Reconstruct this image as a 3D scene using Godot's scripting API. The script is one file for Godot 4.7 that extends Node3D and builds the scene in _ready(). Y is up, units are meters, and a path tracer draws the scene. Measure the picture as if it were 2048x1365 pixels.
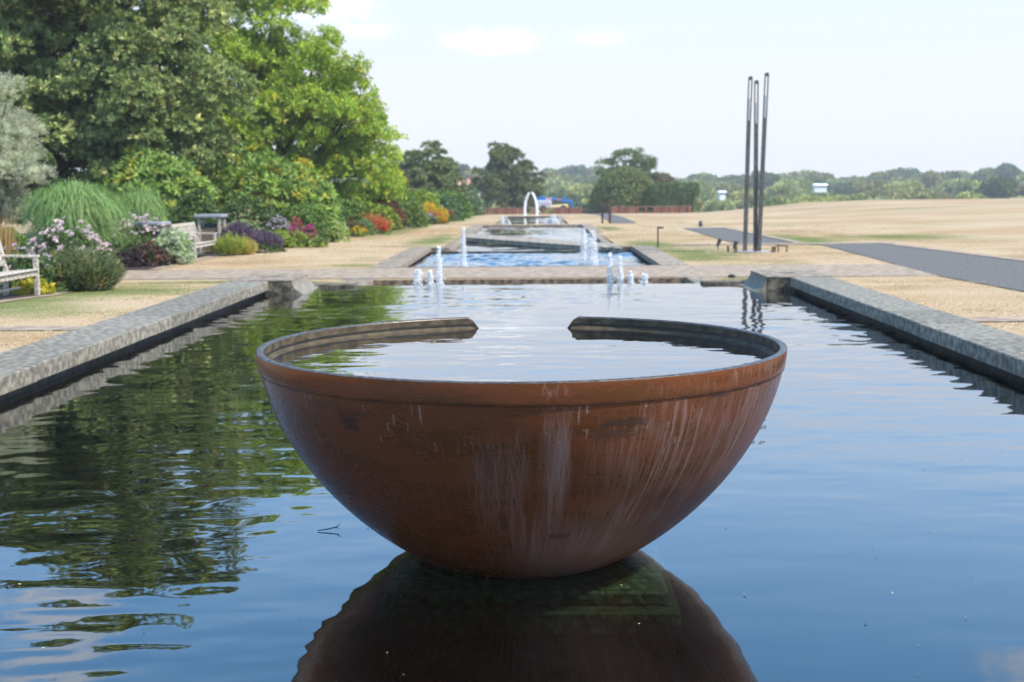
extends Node3D

# ---------------------------------------------------------------- palette (linear base colours)
const FRESHG := Color(0.115, 0.185, 0.030)
const MIDG := Color(0.060, 0.115, 0.028)
const DULLG := Color(0.070, 0.095, 0.034)
const GREYG := Color(0.130, 0.155, 0.085)
const PALEG := Color(0.250, 0.330, 0.170)
const SILVER := Color(0.300, 0.340, 0.290)
const BLUEG := Color(0.085, 0.150, 0.088)
const LIME := Color(0.230, 0.270, 0.035)
const GOLD := Color(0.420, 0.330, 0.025)
const BUFF := Color(0.420, 0.300, 0.130)
const BRONZE := Color(0.150, 0.070, 0.040)
const BLACKP := Color(0.022, 0.015, 0.022)
const BLACKP2 := Color(0.040, 0.022, 0.030)
const DARKRED := Color(0.13, 0.05, 0.042)
const PALEPINK := Color(0.780, 0.640, 0.680)
const PALELILAC := Color(0.620, 0.500, 0.640)
const CREAM := Color(0.600, 0.540, 0.320)
const PURPLE := Color(0.135, 0.085, 0.145)
const CORAL := Color(0.62, 0.17, 0.18)
const MAGENTA := Color(0.62, 0.13, 0.33)
const ORANGE := Color(0.62, 0.22, 0.06)
const REDORANGE := Color(0.66, 0.14, 0.04)
const YELLOW := Color(0.800, 0.560, 0.015)
const AMBER := Color(0.800, 0.430, 0.010)

const WATER_Y := -0.245
const BOWL := Vector3(0.035, 0.84, -6.5)

var rng := RandomNumberGenerator.new()
var taken := {}
var mats := {}
var meshes := {}

# ---------------------------------------------------------------- mesh collector
class MB:
	var v := PackedVector3Array()
	var n := PackedVector3Array()
	var t := PackedVector2Array()
	var c := PackedColorArray()
	var col := Color.WHITE
	func vert(p: Vector3, nn: Vector3, uv := Vector2.ZERO) -> void:
		v.append(p); n.append(nn); t.append(uv); c.append(col)
	func tri(a: Vector3, b: Vector3, d: Vector3) -> void:      # counter-clockwise from the front
		var nn := (b - a).cross(d - a).normalized()
		vert(a, nn); vert(d, nn); vert(b, nn)
	func quad(a: Vector3, b: Vector3, d: Vector3, e: Vector3) -> void:
		tri(a, b, d); tri(a, d, e)
	func squad(p: Array, nn: Array, uv: Array) -> void:         # smooth quad, counter-clockwise
		for i in [0, 2, 1, 0, 3, 2]:
			vert(p[i], nn[i], uv[i])
	func box(at: Vector3, size: Vector3, b := Basis.IDENTITY, bev := 0.0) -> void:
		var h := size / 2.0
		bev = minf(bev, minf(h.x, minf(h.y, h.z)) * 0.9)
		for axis in 3:
			var a1 := (axis + 1) % 3
			var a2 := (axis + 2) % 3
			for s in [-1.0, 1.0]:
				var q := []
				for k in [[-1, -1], [1, -1], [1, 1], [-1, 1]]:
					var p := Vector3.ZERO
					p[axis] = h[axis] * s
					p[a1] = (h[a1] - bev) * k[0]
					p[a2] = (h[a2] - bev) * k[1]
					q.append(at + b * p)
				if s > 0: quad(q[0], q[1], q[2], q[3])
				else: quad(q[3], q[2], q[1], q[0])
		if bev <= 0.0: return
		for axis in 3:                                            # edges run along axis
			var a1 := (axis + 1) % 3
			var a2 := (axis + 2) % 3
			for s1 in [-1.0, 1.0]:
				for s2 in [-1.0, 1.0]:
					var e := []
					for k in [[0, -1.0], [0, 1.0], [1, 1.0], [1, -1.0]]:
						var p := Vector3.ZERO
						p[axis] = (h[axis] - bev) * k[1]
						p[a1] = (h[a1] - (bev if k[0] == 1 else 0.0)) * s1
						p[a2] = (h[a2] - (bev if k[0] == 0 else 0.0)) * s2
						e.append(at + b * p)
					if s1 * s2 < 0: quad(e[0], e[1], e[2], e[3])
					else: quad(e[3], e[2], e[1], e[0])
		for sx in [-1.0, 1.0]:
			for sy in [-1.0, 1.0]:
				for sz in [-1.0, 1.0]:
					var p0 := at + b * Vector3(h.x * sx, (h.y - bev) * sy, (h.z - bev) * sz)
					var p1 := at + b * Vector3((h.x - bev) * sx, h.y * sy, (h.z - bev) * sz)
					var p2 := at + b * Vector3((h.x - bev) * sx, (h.y - bev) * sy, h.z * sz)
					if sx * sy * sz > 0: tri(p0, p1, p2)
					else: tri(p0, p2, p1)
	func bar(a: Vector3, e: Vector3, w: float, d: float, side := Vector3.UP, bev := 0.0) -> void:   # a straight squared bar from a to e
		var z := (e - a).normalized()
		var x := side.cross(z)
		if x.length() < 0.01: x = Vector3.RIGHT.cross(z)
		x = x.normalized()
		box((a + e) / 2.0, Vector3(w, d, a.distance_to(e)), Basis(x, z.cross(x), z), bev)
	func tube(p: PackedVector3Array, r: PackedFloat32Array, sides := 8) -> void:
		var rings := []
		var side := Vector3.RIGHT
		for i in p.size():
			var z := (p[mini(i + 1, p.size() - 1)] - p[maxi(i - 1, 0)]).normalized()
			var x := side - z * side.dot(z)
			if x.length() < 0.05: x = Vector3.FORWARD - z * Vector3.FORWARD.dot(z)
			x = x.normalized()
			side = x
			var y := z.cross(x)
			var ring := []
			for k in sides + 1:
				var a := TAU * k / sides
				var o := x * cos(a) + y * sin(a)
				ring.append([p[i] + o * r[i], o])
			rings.append(ring)
		for i in p.size() - 1:
			for k in sides:
				var q := [rings[i][k], rings[i][k + 1], rings[i + 1][k + 1], rings[i + 1][k]]
				squad([q[0][0], q[1][0], q[2][0], q[3][0]], [q[0][1], q[1][1], q[2][1], q[3][1]], [Vector2.ZERO, Vector2.ZERO, Vector2.ZERO, Vector2.ZERO])
		for k in sides:
			tri(p[0], rings[0][k + 1][0], rings[0][k][0])
			tri(p[-1], rings[-1][k][0], rings[-1][k + 1][0])
	func mesh() -> ArrayMesh:
		var a := []
		a.resize(Mesh.ARRAY_MAX)
		a[Mesh.ARRAY_VERTEX] = v; a[Mesh.ARRAY_NORMAL] = n; a[Mesh.ARRAY_TEX_UV] = t; a[Mesh.ARRAY_COLOR] = c
		var m := ArrayMesh.new()
		m.add_surface_from_arrays(Mesh.PRIMITIVE_TRIANGLES, a)
		return m

# ---------------------------------------------------------------- node helpers
func numbered(called: String) -> String:
	var k: int = taken.get(called, 0)
	taken[called] = k + 1
	return called if k == 0 else "%s_%03d" % [called, k]

func put(called: String, m: Mesh, material: Material, parent: Node = self, at := Vector3.ZERO) -> MeshInstance3D:
	var o := MeshInstance3D.new()
	o.name = numbered(called) if parent == self else called
	o.mesh = m
	o.material_override = material
	o.position = at
	parent.add_child(o, true)
	return o

func tag(o: Node, label: String, category: String, group := "") -> void:
	o.set_meta("label", label)
	o.set_meta("category", category)
	if group: o.set_meta("group", group)

func thing(called: String, label: String, category: String, at := Vector3.ZERO, turn := 0.0, group := "") -> Node3D:
	var o := Node3D.new()
	o.name = numbered(called)
	add_child(o)
	o.position = at
	o.rotation.y = turn
	tag(o, label, category, group)
	return o

func structure(called: String, m: Mesh, material: Material, at := Vector3.ZERO) -> MeshInstance3D:
	var o := put(called, m, material, self, at)
	o.set_meta("kind", "structure")
	return o

func scatter(called: String, m: Mesh, material: Material, places: Array, colours: Array, parent: Node) -> void:
	var mm := MultiMesh.new()
	mm.transform_format = MultiMesh.TRANSFORM_3D
	mm.use_colors = true
	mm.mesh = m
	mm.instance_count = places.size()
	for i in places.size():
		mm.set_instance_transform(i, places[i])
		mm.set_instance_color(i, colours[i])
	var o := MultiMeshInstance3D.new()
	o.name = called
	o.multimesh = mm
	o.material_override = material
	o.set_meta("kind", "stuff")
	parent.add_child(o, true)

# ---------------------------------------------------------------- materials
func noise_tex(freq: float, low: Color, high: Color, size := 512, octaves := 4, seed_ := 1, kind := FastNoiseLite.TYPE_SIMPLEX_SMOOTH) -> NoiseTexture2D:
	var f := FastNoiseLite.new()
	f.seed = seed_
	f.noise_type = kind
	f.frequency = freq
	f.fractal_octaves = octaves
	var g := Gradient.new()
	g.offsets = PackedFloat32Array([0.25, 0.75])
	g.colors = PackedColorArray([low, high])
	var t := NoiseTexture2D.new()
	t.width = size
	t.height = size
	t.seamless = true
	t.noise = f
	t.color_ramp = g
	return t

func mat(key: String, c: Color, rough := 0.8, metal := 0.0) -> StandardMaterial3D:
	if mats.has(key): return mats[key]
	var m := StandardMaterial3D.new()
	m.resource_name = key
	m.albedo_color = c.linear_to_srgb()
	m.roughness = rough
	m.metallic = metal
	mats[key] = m
	return m

func grain(m: StandardMaterial3D, tex: Texture2D, scale: float, relief: Texture2D = null, depth := 0.0) -> StandardMaterial3D:
	m.albedo_texture = tex
	m.uv1_triplanar = true
	m.uv1_world_triplanar = true
	m.uv1_scale = Vector3.ONE * scale
	if relief:
		m.heightmap_enabled = true
		m.heightmap_texture = relief
		m.heightmap_scale = depth
	return m

func leafy(key: String, rough := 0.55, back := 0.8) -> StandardMaterial3D:
	if mats.has(key): return mats[key]
	var m := mat(key, Color.WHITE, rough)
	m.vertex_color_use_as_albedo = true
	m.backlight_enabled = true
	m.backlight = Color(back, back, back * 0.6)
	m.cull_mode = BaseMaterial3D.CULL_DISABLED
	return m

func smooth(a: float, b: float, x: float) -> float:
	var t := clampf((x - a) / (b - a), 0.0, 1.0)
	return t * t * (3.0 - 2.0 * t)

func table(x: float, xs: Array, ys: Array) -> float:
	if x <= xs[0]: return ys[0]
	for i in range(1, xs.size()):
		if x <= xs[i]:
			return lerpf(ys[i - 1], ys[i], (x - xs[i - 1]) / (xs[i] - xs[i - 1]))
	return ys[-1]

# height of the ground, d metres ahead of the viewer
func ground_y(x: float, d: float) -> float:
	var c := table(d, [0, 19, 26, 41, 73, 95, 145, 170, 215, 300, 420, 560, 700, 900], [-0.03, -0.03, -0.27, -0.33, -0.45, -0.62, -1.6, -3.2, -9.0, -9.5, -8.0, -5.0, -2.0, 0.0])
	var rt := table(d, [0, 30, 60, 120, 150, 170, 215, 300, 420, 560, 900], [-0.03, -0.25, -0.3, 0.05, -0.5, -2.0, -9.0, -9.5, -8.5, -6.5, -5.0])
	var lf := table(d, [0, 300, 420, 560, 900], [0.0, 0.0, 2.0, 5.0, 8.0]) * smooth(0.0, -60.0, x)
	return c + (rt - c) * smooth(10.0 + 0.05 * d, 26.0 + 0.06 * d, x) + lf

func on_ground(x: float, z: float) -> Vector3:
	return Vector3(x, ground_y(x, -z), z)

# ---------------------------------------------------------------- scene
func _ready() -> void:
	rng.seed = 7
	light_and_camera()
	terrain()
	turf()
	pools()
	paths()
	bowl()
	border()
	furniture()
	trees()
	far_country()

func light_and_camera() -> void:
	var cam := Camera3D.new()
	cam.name = "camera"
	var lens := CameraAttributesPhysical.new()
	lens.frustum_focal_length = 44.53
	lens.exposure_aperture = 4.0
	lens.frustum_focus_distance = 5.5
	lens.frustum_near = 0.1
	lens.frustum_far = 4000.0
	cam.attributes = lens
	cam.fov = 30.16
	cam.near = 0.1
	cam.far = 4000.0
	add_child(cam)
	var right := Vector3(0.99982057, -0.00866145, -0.0168466)
	var up := Vector3(0.00654174, 0.99250364, -0.1220399)
	cam.transform = Transform3D(Basis(right, up, right.cross(up)), Vector3(0.105, 1.65, 0.0))
	cam.current = true

	var env := Environment.new()
	env.tonemap_mode = Environment.TONE_MAPPER_LINEAR
	env.tonemap_exposure = 1.4
	env.background_mode = Environment.BG_SKY
	env.sdfgi_enabled = true
	env.ssao_enabled = true
	env.ssil_enabled = true
	env.fog_enabled = true
	env.fog_density = 0.0005
	env.volumetric_fog_enabled = true
	env.volumetric_fog_density = 0.0
	env.fog_light_color = Color(0.96, 0.97, 1.0)
	var pan := PanoramaSkyMaterial.new()
	pan.panorama = ImageTexture.create_from_image(sky_image())
	var sky := Sky.new()
	sky.sky_material = pan
	env.sky = sky
	var we := WorldEnvironment.new()
	we.name = "environment"
	we.environment = env
	add_child(we)

	var sun := DirectionalLight3D.new()
	sun.name = "sun"
	sun.light_energy = 1.6
	sun.light_color = Color(1.0, 0.965, 0.90)
	sun.light_angular_distance = 0.6
	sun.shadow_enabled = true
	add_child(sun)
	var az := deg_to_rad(113.0)
	var el := deg_to_rad(50.0)
	var to_sun := Vector3(sin(az) * cos(el), sin(el), -cos(az) * cos(el))
	sun.look_at_from_position(to_sun * 50.0, Vector3.ZERO, Vector3.UP)

func sky_image() -> Image:
	var w := 2048
	var h := 1024
	var im := Image.create(w, h, false, Image.FORMAT_RGBAF)
	var els := [-90.0, 0.0, 4.0, 8.0, 12.0, 16.0, 21.0, 35.0, 60.0, 90.0]
	var cols := [Color(0.500, 0.479, 0.429), Color(0.700, 0.707, 0.721), Color(0.679, 0.707, 0.743), Color(0.621, 0.707, 0.857), Color(0.557, 0.814, 1.157), Color(0.400, 0.757, 1.271), Color(0.279, 0.671, 1.257), Color(0.243, 0.529, 1.000), Color(0.221, 0.429, 0.757), Color(0.207, 0.386, 0.693)]
	for y in h:
		var e := 90.0 - 180.0 * (y + 0.5) / h
		var c: Color = cols[-1]
		for i in range(1, els.size()):
			if e <= els[i]:
				c = cols[i - 1].lerp(cols[i], clampf((e - els[i - 1]) / (els[i] - els[i - 1]), 0.0, 1.0))
				break
		im.fill_rect(Rect2i(0, y, w, 1), c)
	# small fair-weather clouds: azimuth (right positive), elevation, half sizes, strength
	var f := FastNoiseLite.new()
	f.seed = 5
	f.frequency = 0.55
	f.fractal_octaves = 4
	var list := [[-9.0, 7.9, 1.5, 0.55, 0.8], [-7.4, 6.9, 0.9, 0.25, 0.6], [-3.4, 6.5, 0.7, 0.22, 0.6], [-1.6, 6.4, 1.3, 0.4, 1.0], [2.8, 6.5, 1.2, 0.25, 0.4], [-21.8, 19.0, 2.1, 1.0, 0.9], [22.0, 20.2, 1.6, 0.8, 0.6]]
	var more := RandomNumberGenerator.new()
	more.seed = 3
	for i in 26:
		var a := more.randf_range(28.0, 332.0)
		list.append([a if a < 180.0 else a - 360.0, more.randf_range(6.0, 45.0), more.randf_range(1.0, 4.0), more.randf_range(0.4, 1.3), more.randf_range(0.3, 0.8)])
	for k in list:
		var cx: float = k[0] / 360.0 * w
		var cy: float = (90.0 - k[1]) / 180.0 * h
		var rx: float = k[2] / 360.0 * w * 1.6
		var ry: float = k[3] / 180.0 * h * 1.6
		for y in range(int(cy - ry) - 1, int(cy + ry) + 2):
			for x in range(int(cx - rx) - 1, int(cx + rx) + 2):
				var q := Vector2((x - cx) / rx, (y - cy) / ry)
				var s = (1.0 - q.length() + 0.55 * f.get_noise_2d(x * 0.35, y * 0.9)) * k[4]
				if s > 0.0:
					var xx := posmod(x, w)
					var b := im.get_pixel(xx, y)
					im.set_pixel(xx, y, b.lerp(Color(1.05, 1.06, 1.08), clampf(s, 0.0, 0.75)))
	return im

# ---------------------------------------------------------------- ground
# greener patches of the lawns: x, distance, half sizes
const GREENS := [[-7.4, 21.8, 1.7, 2.6], [-7.9, 18.4, 1.5, 3.2], [-6.4, 25.6, 2.4, 0.8], [-4.4, 25.3, 0.9, 0.6], [4.4, 25.2, 1.0, 0.7], [4.6, 36.0, 1.3, 4.5], [4.1, 42.0, 1.0, 3.5], [-4.4, 31.5, 0.9, 0.8], [-3.6, 47.0, 0.9, 6.0], [3.6, 60.0, 0.7, 3.0], [-6.0, 66.0, 0.8, 14.0], [-4.6, 84.0, 0.8, 12.0], [9.8, 45.0, 1.0, 5.0], [13.5, 47.0, 2.5, 3.0]]

func terrain() -> void:
	var xs := [-420.0, -300.0, -220.0, -160.0, -120.0, -90.0, -70.0, -55.0, -42.0, -32.0, -24.0, -18.0, -14.0, -11.0]
	var x := -9.5
	while x < 13.01:
		xs.append(x)
		x += 0.45
	for e in [-5.0, 5.0, -3.45, 3.45, -2.85, 2.85, -2.0, 2.0]: xs.append(e)
	for e in [14.5, 16.5, 19.0, 22.0, 26.0, 31.0, 37.0, 44.0, 52.0, 62.0, 75.0, 90.0, 110.0, 140.0, 180.0, 240.0, 320.0, 420.0]: xs.append(e)
	xs.sort()
	var ds := [-260.0, -120.0, -60.0, -30.0, -14.0, -6.0, -1.0]
	var d := 1.2
	while d < 48.0:
		ds.append(d)
		d += 0.5
	for e in [24.1, 26.2, 30.55, 40.4, 66.6, 69.0, 92.3]: ds.append(e)
	d = 48.6
	while d < 900.0:
		ds.append(d)
		d += 0.5 + d * 0.022
	ds.append(900.0)
	ds.sort()
	var f := FastNoiseLite.new()
	f.seed = 11
	f.frequency = 0.11
	f.fractal_octaves = 4
	var tan_ := Color(0.53, 0.380, 0.228)
	var pale := Color(0.61, 0.470, 0.325)
	var brown := Color(0.40, 0.265, 0.145)
	var green := Color(0.150, 0.215, 0.048)
	var colour := func(px: float, pd: float) -> Color:
		var a := f.get_noise_2d(px, pd)
		var b := f.get_noise_2d(px * 4.0 + 50.0, pd * 4.0)
		var st := f.get_noise_2d(px * 1.2 + 200.0, pd * 5.0)
		var c := tan_.lerp(pale, clampf(0.45 + a * 1.5 + st * 0.9, 0.0, 1.0))
		c = c.lerp(brown, clampf(b * 1.0 - a * 1.0 - st * 0.8 - 0.05, 0.0, 0.85))
		var gr := 0.0
		for g in GREENS:
			var r := sqrt(pow((px - g[0]) / g[2], 2.0) + pow((pd - g[1]) / g[3], 2.0))
			gr = maxf(gr, 1.25 - r + b * 0.9)
		gr = maxf(gr, b * 1.3 + a * 0.7 - 0.42)
		c = c.lerp(green, clampf(gr, 0.0, 0.85))
		if pd > 160.0: c = c.lerp(green, smooth(150.0, 200.0, pd))
		return c
	var holes := [[-5.0, 5.0, 1.2, 24.1], [-3.45, 3.45, 24.1, 26.2], [-3.45, 3.45, 30.55, 40.4], [-2.85, 2.85, 40.4, 66.6], [-2.0, 2.0, 69.0, 92.3]]
	var mb := MB.new()
	var grid := []
	for j in ds.size():
		var row := []
		for i in xs.size():
			var e := 0.3
			var nn := Vector3(ground_y(xs[i] - e, ds[j]) - ground_y(xs[i] + e, ds[j]), 2.0 * e, -(ground_y(xs[i], ds[j] - e) - ground_y(xs[i], ds[j] + e))).normalized()
			row.append([Vector3(xs[i], ground_y(xs[i], ds[j]), -ds[j]), nn, colour.call(xs[i], ds[j])])
		grid.append(row)
	for j in ds.size() - 1:
		for i in xs.size() - 1:
			var mx: float = (xs[i] + xs[i + 1]) / 2.0
			var md: float = (ds[j] + ds[j + 1]) / 2.0
			var skip := false
			for h in holes:
				if mx > h[0] and mx < h[1] and md > h[2] and md < h[3]: skip = true
			if skip: continue
			var q := [grid[j][i], grid[j][i + 1], grid[j + 1][i + 1], grid[j + 1][i]]
			for k in [0, 2, 1, 0, 3, 2]:
				mb.col = q[k][2]
				mb.vert(q[k][0], q[k][1])
	var m := mat("dry lawn", Color.WHITE, 0.95)
	m.vertex_color_use_as_albedo = true
	grain(m, noise_tex(0.045, Color(0.72, 0.72, 0.70), Color(1.0, 1.0, 1.0), 1024, 6, 21), 0.5, noise_tex(0.16, Color.BLACK, Color.WHITE, 512, 4, 22), 0.5)
	m.metallic_specular = 0.2
	structure("ground", mb.mesh(), m)

# short dry turf over the nearer lawns
func turf() -> void:
	var m := MB.new()
	for k in 5:
		var a := k * 2.4
		var o := Vector3(cos(a), 0, sin(a))
		var side := Vector3(-sin(a), 0, cos(a)) * 0.09
		var kk := rng.randf_range(0.75, 1.25)
		m.col = Color(kk, kk, kk)
		m.tri(o * 0.2 - side, o * 0.2 + side, o * rng.randf_range(0.6, 1.1) + Vector3(0, rng.randf_range(0.6, 1.0), 0))
	var mesh := m.mesh()
	var f := FastNoiseLite.new()
	f.seed = 12
	f.frequency = 0.6
	var places := []
	var cols := []
	var zones := [[-8.0, -5.38, 10.5, 26.3, 9000], [5.38, 8.6, 10.5, 26.0, 9000], [-9.2, -3.9, 30.3, 48.0, 7000], [3.9, 8.9, 30.3, 41.0, 6000], [3.2, 6.7, 42.2, 66.0, 4000], [-7.2, -3.2, 46.0, 66.0, 4000], [9.3, 16.0, 42.4, 62.0, 4500], [12.9, 20.0, 24.0, 44.0, 4500], [-4.9, -3.9, 24.45, 26.3, 500], [3.9, 4.9, 24.45, 26.1, 500]]
	for z in zones:
		for k in z[4]:
			var x := rng.randf_range(z[0], z[1])
			var d := rng.randf_range(z[2], z[3])
			if z[0] == -8.0 and x < -7.7 + 0.06 * maxf(0.0, d - 20.0) * -1.0: continue
			if z[0] == 5.38 and x > lerpf(7.3, 8.5, clampf((d - 12.0) / 14.0, 0.0, 1.0)) + rng.randf() * rng.randf() * 0.2: continue
			if z[0] == 5.38 and d > 15.15 and d < 15.75: continue
			if z[0] == -8.0 and d > 14.9 and d < 15.45: continue
			var n := f.get_noise_2d(x, d)
			var s := rng.randf_range(0.010, 0.024) * (1.0 + 0.02 * d) * (1.0 + n)
			places.append(Transform3D(Basis(Vector3.UP, rng.randf() * TAU).scaled(Vector3(s * 1.5, s * 0.6, s * 1.5)), on_ground(x, -d)))
			var g := n * 1.2 - 0.35
			for e in GREENS:
				g = maxf(g, 1.15 - sqrt(pow((x - e[0]) / e[2], 2.0) + pow((d - e[1]) / e[3], 2.0)) + n * 0.5)
			g = clampf(g + rng.randfn(0, 0.12), 0.0, 0.9)
			cols.append(Color(0.61, 0.445, 0.275).lerp(Color(0.69, 0.54, 0.38), rng.randf()).lerp(Color(0.17, 0.21, 0.06), g) * rng.randf_range(0.92, 1.12))
	scatter("dry_turf", mesh, leafy("turf blades", 0.8, 0.4), places, cols, self)

# a sheet that follows the ground between two edge lines given as [[x, d], ...]
func ribbon(left: Array, right: Array, lift: float, steps := 8) -> ArrayMesh:
	var mb := MB.new()
	for k in left.size() - 1:
		for s in steps:
			for w in 6:
				var q := []
				for cnr in [[s, w], [s, w + 1], [s + 1, w + 1], [s + 1, w]]:
					var tt: float = float(cnr[0]) / steps
					var a := Vector2(left[k][0], left[k][1]).lerp(Vector2(left[k + 1][0], left[k + 1][1]), tt)
					var b := Vector2(right[k][0], right[k][1]).lerp(Vector2(right[k + 1][0], right[k + 1][1]), tt)
					var p := a.lerp(b, cnr[1] / 6.0)
					q.append(Vector3(p.x, ground_y(p.x, p.y) + lift, -p.y))
				if (q[1] - q[0]).cross(q[2] - q[0]).y < 0.0: q.reverse()
				mb.squad(q, [Vector3.UP, Vector3.UP, Vector3.UP, Vector3.UP], [Vector2.ZERO, Vector2.ZERO, Vector2.ZERO, Vector2.ZERO])
	return mb.mesh()

func paths() -> void:
	var stone := grain(mat("path paving", Color(0.37, 0.290, 0.215), 0.9), noise_tex(0.02, Color(0.8, 0.79, 0.78), Color(1.0, 1.0, 1.0), 512, 5, 31), 0.3)
	var tar := grain(mat("asphalt", Color(0.168, 0.155, 0.140), 0.85), noise_tex(0.03, Color(0.62, 0.62, 0.62), Color(1.0, 1.0, 1.0), 1024, 6, 32), 0.35)
	structure("crossing_path", ribbon([[-9.4, 26.9], [-3.9, 26.55], [3.9, 26.2], [9.0, 26.0]], [[-10.0, 29.9], [-3.9, 30.05], [3.9, 30.3], [9.3, 30.0]], 0.012), stone)
	structure("asphalt_path", ribbon([[7.0, 6.0], [7.65, 19.6], [8.41, 26.3], [9.05, 36.0], [9.31, 41.0]], [[12.6, 6.0], [12.5, 19.6], [12.2, 27.0], [11.7, 36.0], [11.4, 41.4]], 0.016), tar)
	structure("asphalt_path", ribbon([[6.78, 42.2], [7.04, 59.4]], [[8.7, 41.9], [8.83, 59.7]], 0.016), tar)
	structure("asphalt_path", ribbon([[4.31, 69.2], [5.27, 107.0], [5.6, 138.0]], [[5.7, 68.8], [6.6, 105.0], [8.2, 138.0]], 0.016), tar)
	structure("path_edging", ribbon([[12.5, 6.0], [12.4, 19.6], [12.1, 27.0], [11.6, 36.0], [11.3, 41.4]], [[12.9, 6.0], [12.8, 19.6], [12.5, 27.0], [12.0, 36.0], [11.7, 41.6]], 0.03), stone)
	structure("path_edging", ribbon([[8.75, 42.0], [8.85, 59.7]], [[9.1, 42.0], [9.15, 59.9]], 0.03), stone)
	structure("stone_strip", ribbon([[4.6, 41.0], [9.3, 41.0], [11.9, 41.4]], [[4.6, 41.9], [8.7, 42.0], [11.9, 42.4]], 0.024), stone)
	structure("stone_strip", ribbon([[-9.5, 14.95], [-5.3, 14.95]], [[-9.5, 15.4], [-5.3, 15.4]], 0.012), stone)
	structure("stone_strip", ribbon([[5.3, 15.2], [8.0, 15.2]], [[5.3, 15.7], [8.0, 15.7]], 0.012), stone)
	structure("stone_strip", ribbon([[-8.9, 33.2], [-8.9, 37.6]], [[-10.2, 33.2], [-10.2, 37.6]], 0.012), stone)
	structure("bed_edging", ribbon([[-7.95, 17.0], [-7.75, 20.6], [-8.2, 24.4], [-9.0, 26.6]], [[-8.2, 17.0], [-8.0, 20.6], [-8.45, 24.4], [-9.25, 26.6]], 0.014), stone)
	structure("bed_edging", ribbon([[-8.9, 30.2], [-8.95, 33.0], [-9.25, 41.0], [-8.1, 44.2], [-7.3, 49.5], [-7.1, 63.2], [-4.9, 73.0]], [[-9.15, 30.2], [-9.25, 33.0], [-9.55, 41.0], [-8.45, 44.2], [-7.7, 49.5], [-7.5, 63.2], [-5.2, 73.4]], 0.014), stone)
	var soil := grain(mat("bed soil", Color(0.055, 0.038, 0.026), 0.95), noise_tex(0.06, Color(0.6, 0.6, 0.6), Color(1.0, 1.0, 1.0), 256, 4, 33), 0.8)
	structure("bed_soil", ribbon([[-8.2, 15.0], [-8.0, 20.6], [-8.45, 24.4], [-9.25, 26.6]], [[-24.0, 15.0], [-24.0, 20.6], [-24.0, 24.4], [-24.0, 26.8]], 0.018), soil)
	structure("bed_soil", ribbon([[-9.15, 30.2], [-9.25, 33.0], [-9.55, 41.0], [-8.45, 44.2], [-7.7, 49.5], [-7.5, 63.2], [-5.2, 73.4], [-5.0, 100.0]], [[-24.0, 30.2], [-24.0, 33.0], [-24.0, 41.0], [-24.0, 44.2], [-24.0, 49.5], [-24.0, 63.2], [-24.0, 73.4], [-14.0, 100.0]], 0.018), soil)
	structure("bed_soil", ribbon([[-10.0, 26.6], [-10.2, 30.2]], [[-24.0, 26.8], [-24.0, 30.2]], 0.02), soil)
	# terrace on which the viewer stands, behind the pool
	structure("terrace", ribbon([[-12.0, -14.0], [-12.0, 0.6]], [[12.0, -14.0], [12.0, 0.6]], 0.02), stone)

# ---------------------------------------------------------------- pools
func water_mat() -> StandardMaterial3D:
	var m := mat("water", Color(0.004, 0.009, 0.010, 0.5), 0.02)
	m.transparency = BaseMaterial3D.TRANSPARENCY_ALPHA
	m.albedo_color = Color(0.008, 0.012, 0.012, 0.5)
	m.metallic_specular = 0.5
	m.clearcoat_enabled = true
	m.clearcoat = 1.0
	m.clearcoat_roughness = 0.02
	m.uv1_triplanar = true
	m.uv1_world_triplanar = true
	return m

# a rippled sheet of water; amp in metres at the long wave
func water_sheet(x0: float, x1: float, d0: float, d1: float, y: float, step: float, grow: float, waves: Array, seed_: int) -> ArrayMesh:
	var f := FastNoiseLite.new()
	f.seed = seed_
	f.frequency = 1.0
	f.fractal_type = FastNoiseLite.FRACTAL_NONE
	var height := func(x: float, d: float) -> float:
		var s := 0.0
		var calm := 0.62 + 0.75 * f.get_noise_3d(x * 0.22, d * 0.16, 9.0)
		for w in waves:
			s += w[1] * f.get_noise_3d(x / w[0] * w[2], d / w[0], w[0] * 17.0)
		return s * clampf(calm, 0.2, 1.4) * (1.0 + 0.7 * smooth(9.0, 20.0, d))
	var ds := [d0]
	while ds[-1] < d1:
		ds.append(minf(d1, ds[-1] + step + grow * ds[-1]))
	var nx := int(ceil((x1 - x0) / step))
	var v := PackedVector3Array()
	var n := PackedVector3Array()
	var idx := PackedInt32Array()
	var e := step * 0.5
	for d in ds:
		for i in nx + 1:
			var x := lerpf(x0, x1, float(i) / nx)
			var hx: float = height.call(x + e, d) - height.call(x - e, d)
			var hd: float = height.call(x, d + e) - height.call(x, d - e)
			v.append(Vector3(x, y + height.call(x, d), -d))
			n.append(Vector3(-hx, 2.0 * e, hd).normalized())
	for j in ds.size() - 1:
		for i in nx:
			var a := j * (nx + 1) + i
			idx.append_array(PackedInt32Array([a, a + nx + 2, a + 1, a, a + nx + 1, a + nx + 2]))
	var arr := []
	arr.resize(Mesh.ARRAY_MAX)
	arr[Mesh.ARRAY_VERTEX] = v
	arr[Mesh.ARRAY_NORMAL] = n
	arr[Mesh.ARRAY_INDEX] = idx
	var m := ArrayMesh.new()
	m.add_surface_from_arrays(Mesh.PRIMITIVE_TRIANGLES, arr)
	return m

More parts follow.
